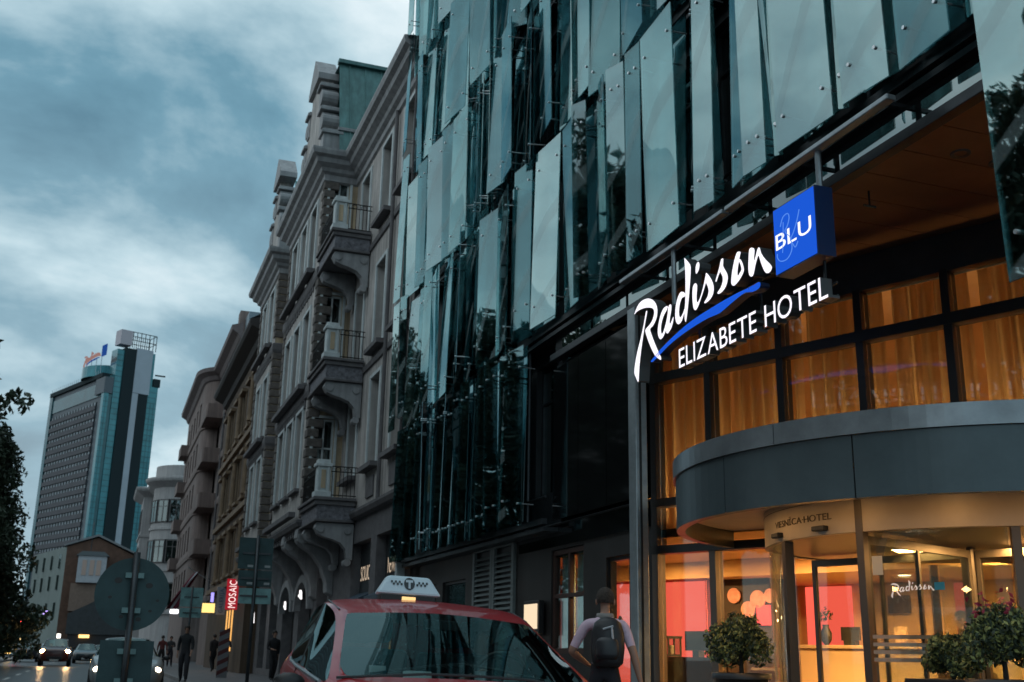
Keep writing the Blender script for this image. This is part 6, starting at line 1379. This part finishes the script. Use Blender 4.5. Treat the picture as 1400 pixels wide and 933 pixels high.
for a, b_, r in ((.14, 1.78, .028), (.08, 1.62, .014), (.43, 1.74, .026), (.46, 1.5, .013), (.2, 1.44, .016), (.52, 1.6, .012), (.36, 1.42, .02)): q.add([(a+r*math.cos(t)*1.3, 11.497, b_+r*math.sin(t)) for t in [i*math.pi/6 for i in range(12)]], [tuple(range(12))])
q.build('sticker_remains', M['black'], rs_, flip=False)['kind'] = 'stuff'
def plates(name, lab, x, y, ztop, rects):
    t = thing(name, (x, y, .12), lab, 'traffic sign'); MB().tube([(x, y-.05, .12), (x, y-.05, ztop)], .04, 10).build('pole', M['steel'], t, smooth=True)
    for x0, x1, z0, z1, m_ in rects:
        q = MB(); q.box(x0, y, z0, x1, y+.015, z1); o = q.build('plate', M[m_], t)
        if m_ == 'signback2': MB().box(x1-.16, y-.004, z0+.04, x1-.04, y-.001, z0+.09).build('label', mat('tag_label', (.4, .42, .42), .6), o)
    for z in sorted({(r[2]+r[3])/2 for r in rects}): MB().box(x-.3, y-.03, z-.02, x+.3, y-.002, z+.02).build('clamp', M['steel'], t)
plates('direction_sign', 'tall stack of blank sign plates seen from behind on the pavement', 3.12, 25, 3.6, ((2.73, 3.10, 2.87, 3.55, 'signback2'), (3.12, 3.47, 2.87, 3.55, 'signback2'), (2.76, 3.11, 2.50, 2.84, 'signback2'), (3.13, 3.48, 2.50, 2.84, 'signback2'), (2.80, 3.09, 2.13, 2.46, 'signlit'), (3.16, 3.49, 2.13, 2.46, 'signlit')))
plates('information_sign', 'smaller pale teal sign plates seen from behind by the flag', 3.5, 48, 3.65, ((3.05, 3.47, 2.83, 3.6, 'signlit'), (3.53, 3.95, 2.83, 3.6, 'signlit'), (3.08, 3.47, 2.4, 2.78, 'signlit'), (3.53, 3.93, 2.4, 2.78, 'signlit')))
tl = thing('traffic_light', (-5.7, 95, .12), 'traffic light showing red at the left of the road', 'traffic light')
MB().tube([(-5.7, 95, .12), (-5.7, 95, 3.3)], .06, 8).build('pole', M['steel'], tl); MB().box(-5.9, 94.8, 2.0, -5.5, 95.1, 3.2).build('housing', M['black'], tl, bevel=.03)
for z, m_ in ((2.95, emis('red_lamp', (1, .06, .05), 14)), (2.6, M['black']), (2.25, M['black'])): MB().ball((-5.7, 94.78, z), .13, 12, 8, 0, (1, .4, 1)).build('lens', m_, tl)
MB().prism([(-5.7, 3.3), (-5.35, 3.9), (-6.05, 3.9)], lambda a, b_, d: (a, d, b_), 94.95, 95.0).build('give_way_plate', M['signback'], tl)
for i, (x, y, z0, z1, lab) in enumerate(((-7.1, 108, .5, 2.0, 'tall yellow lit shop window strip at far left'), (-6.6, 112, 1.6, 2.0, 'small amber lit sign behind the traffic light'), (-4.1, 140, 2.1, 2.6, 'small white street lamp right of the traffic light'), (-5.0, 120, 4.2, 4.6, 'violet lit sign above the street at far left'))):
    o = MB(); o.box(x-.18, y, z0, x+.25, y+.1, z1); tag(o.build('lit_sign', emis('lit%d' % i, ((1, .6, .15), (1, .7, .3), (1, .95, .85), (.5, .35, 1))[i], 2.5), bevel=.05), lab, 'sign')

# ================================================================ shop signs and flag along the pavement
sg = thing('vertical_shop_sign', (6.3, 56.5, 3.05), 'red lit vertical shop sign with white letters on the dark house', 'sign')
MB().box(5.74, 56.45, 3.05, 6.3, 56.6, 4.52).build('box', emis('sign_red', (.42, .018, .03), .8), sg); MB().box(6.3, 56.5, 3.3, 6.4, 56.55, 3.4).build('bracket', M['steel'], sg)
word('MOSAIC', lambda a, b_, d: (6.20-b_, 56.45-d, 3.14+a), 1.3, .34, .02, emis('letter_pale', (1, .75, .72), 1.3), M['sign_white'], sg, gap=.12)
s2_ = thing('grey_shop_sign', (6.3, 62, 2.96), 'grey vertical banner sign with blue letters beside the red sign', 'sign')
MB().box(5.82, 61.95, 2.96, 6.3, 62.05, 4.4).build('board', mat('banner_grey', (.30, .34, .40), .7), s2_); MB().box(6.3, 61.98, 3.5, 6.4, 62.02, 3.56).build('bracket', M['steel'], s2_)
word('GALERIJA', lambda a, b_, d: (6.16-b_, 61.95-d, 3.05+a), 1.25, .2, .01, mat('banner_letter', (.05, .09, .2), .6), M['black'], s2_, each=False, name='lettering')
s3_ = thing('yellow_shop_sign', (6.0, 66, 3.17), 'small square lit yellow sign above the pavement', 'sign')
MB().box(5.43, 65.9, 3.17, 6.12, 66.05, 3.68).build('face', emis('sign_yellow', (1, .70, .22), 1.5), s3_); MB().box(5.4, 65.95, 3.12, 6.15, 66.1, 3.165).build('frame', M['black'], s3_); MB().box(6.12, 66.0, 3.4, 6.4, 66.04, 3.46).build('bracket', M['steel'], s3_)
s4_ = thing('blue_shop_sign', (6.0, 66.4, 3.75), 'narrow blue neon sign above the yellow sign', 'sign'); MB().box(5.9, 66.35, 3.78, 6.06, 66.45, 4.3).build('face', emis('sign_neon', (.35, .3, 1.0), 1.6), s4_); MB().box(6.06, 66.38, 4.0, 6.4, 66.42, 4.05).build('bracket', M['steel'], s4_)
s5_ = thing('white_shop_lamp', (4.8, 80, 3.44), 'round white lit lamp sign under the flag', 'lamp'); MB().box(4.48, 79.95, 3.46, 5.07, 80.1, 3.76).build('face', emis('white_lamp', (.95, .95, 1), 2.2), s5_, bevel=.1); MB().tube([(5.07, 80, 3.6), (7.0, 80, 3.7)], .03, 6).build('bracket', M['steel'], s5_)
flg = thing('flag', (6.9, 72.9, 5.9), 'dark red flag with white stripe hanging from a wall pole', 'flag')
MB().tube([(6.9, 72.95, 5.0), (4.9, 72.6, 6.1)], .03, 6).build('pole', M['steel_lt'], flg)
fm = [mat('flag_red', (.13, .012, .03), .85), mat('flag_white', (.55, .55, .60), .85)]
q = MB(); NX, NZ = 12, 16
def FP(i, j):
    a = i/NX; b_ = j/NZ; return (5.35-1.15*b_**.9-.05*math.sin(a*9)-(1-a)*.55*(.3+.7*b_)+a*.0+(.35*a), 72.6+.12*math.sin(a*8+b_*4), 6.0-.55*(1-a)-2.25*b_+.15*math.sin(a*5))
for i in range(NX):
    for j in range(NZ): q.add([FP(i, j), FP(i+1, j), FP(i+1, j+1), FP(i, j+1)], [(0, 1, 2, 3)], 1 if 5 <= i < 7 else 0)
q.build('cloth', fm, flg, smooth=True)
bol = thing('striped_barrier', (4.6, 45, .12), 'red and white striped barrier post on the pavement', 'barrier')
q = MB(); q.box(4.45, 45, .13, 4.85, 45.06, 1.9); q.build('board', mat('barrier_white', (.16, .16, .17), .7), bol)
for k in range(5): MB().add([(4.45, 44.995, .2+k*.36), (4.85, 44.995, .4+k*.36), (4.85, 44.995, .56+k*.36), (4.45, 44.995, .36+k*.36)], [(0, 1, 2, 3)]).build('stripe', mat('barrier_red', (.09, .02, .02), .7), bol)
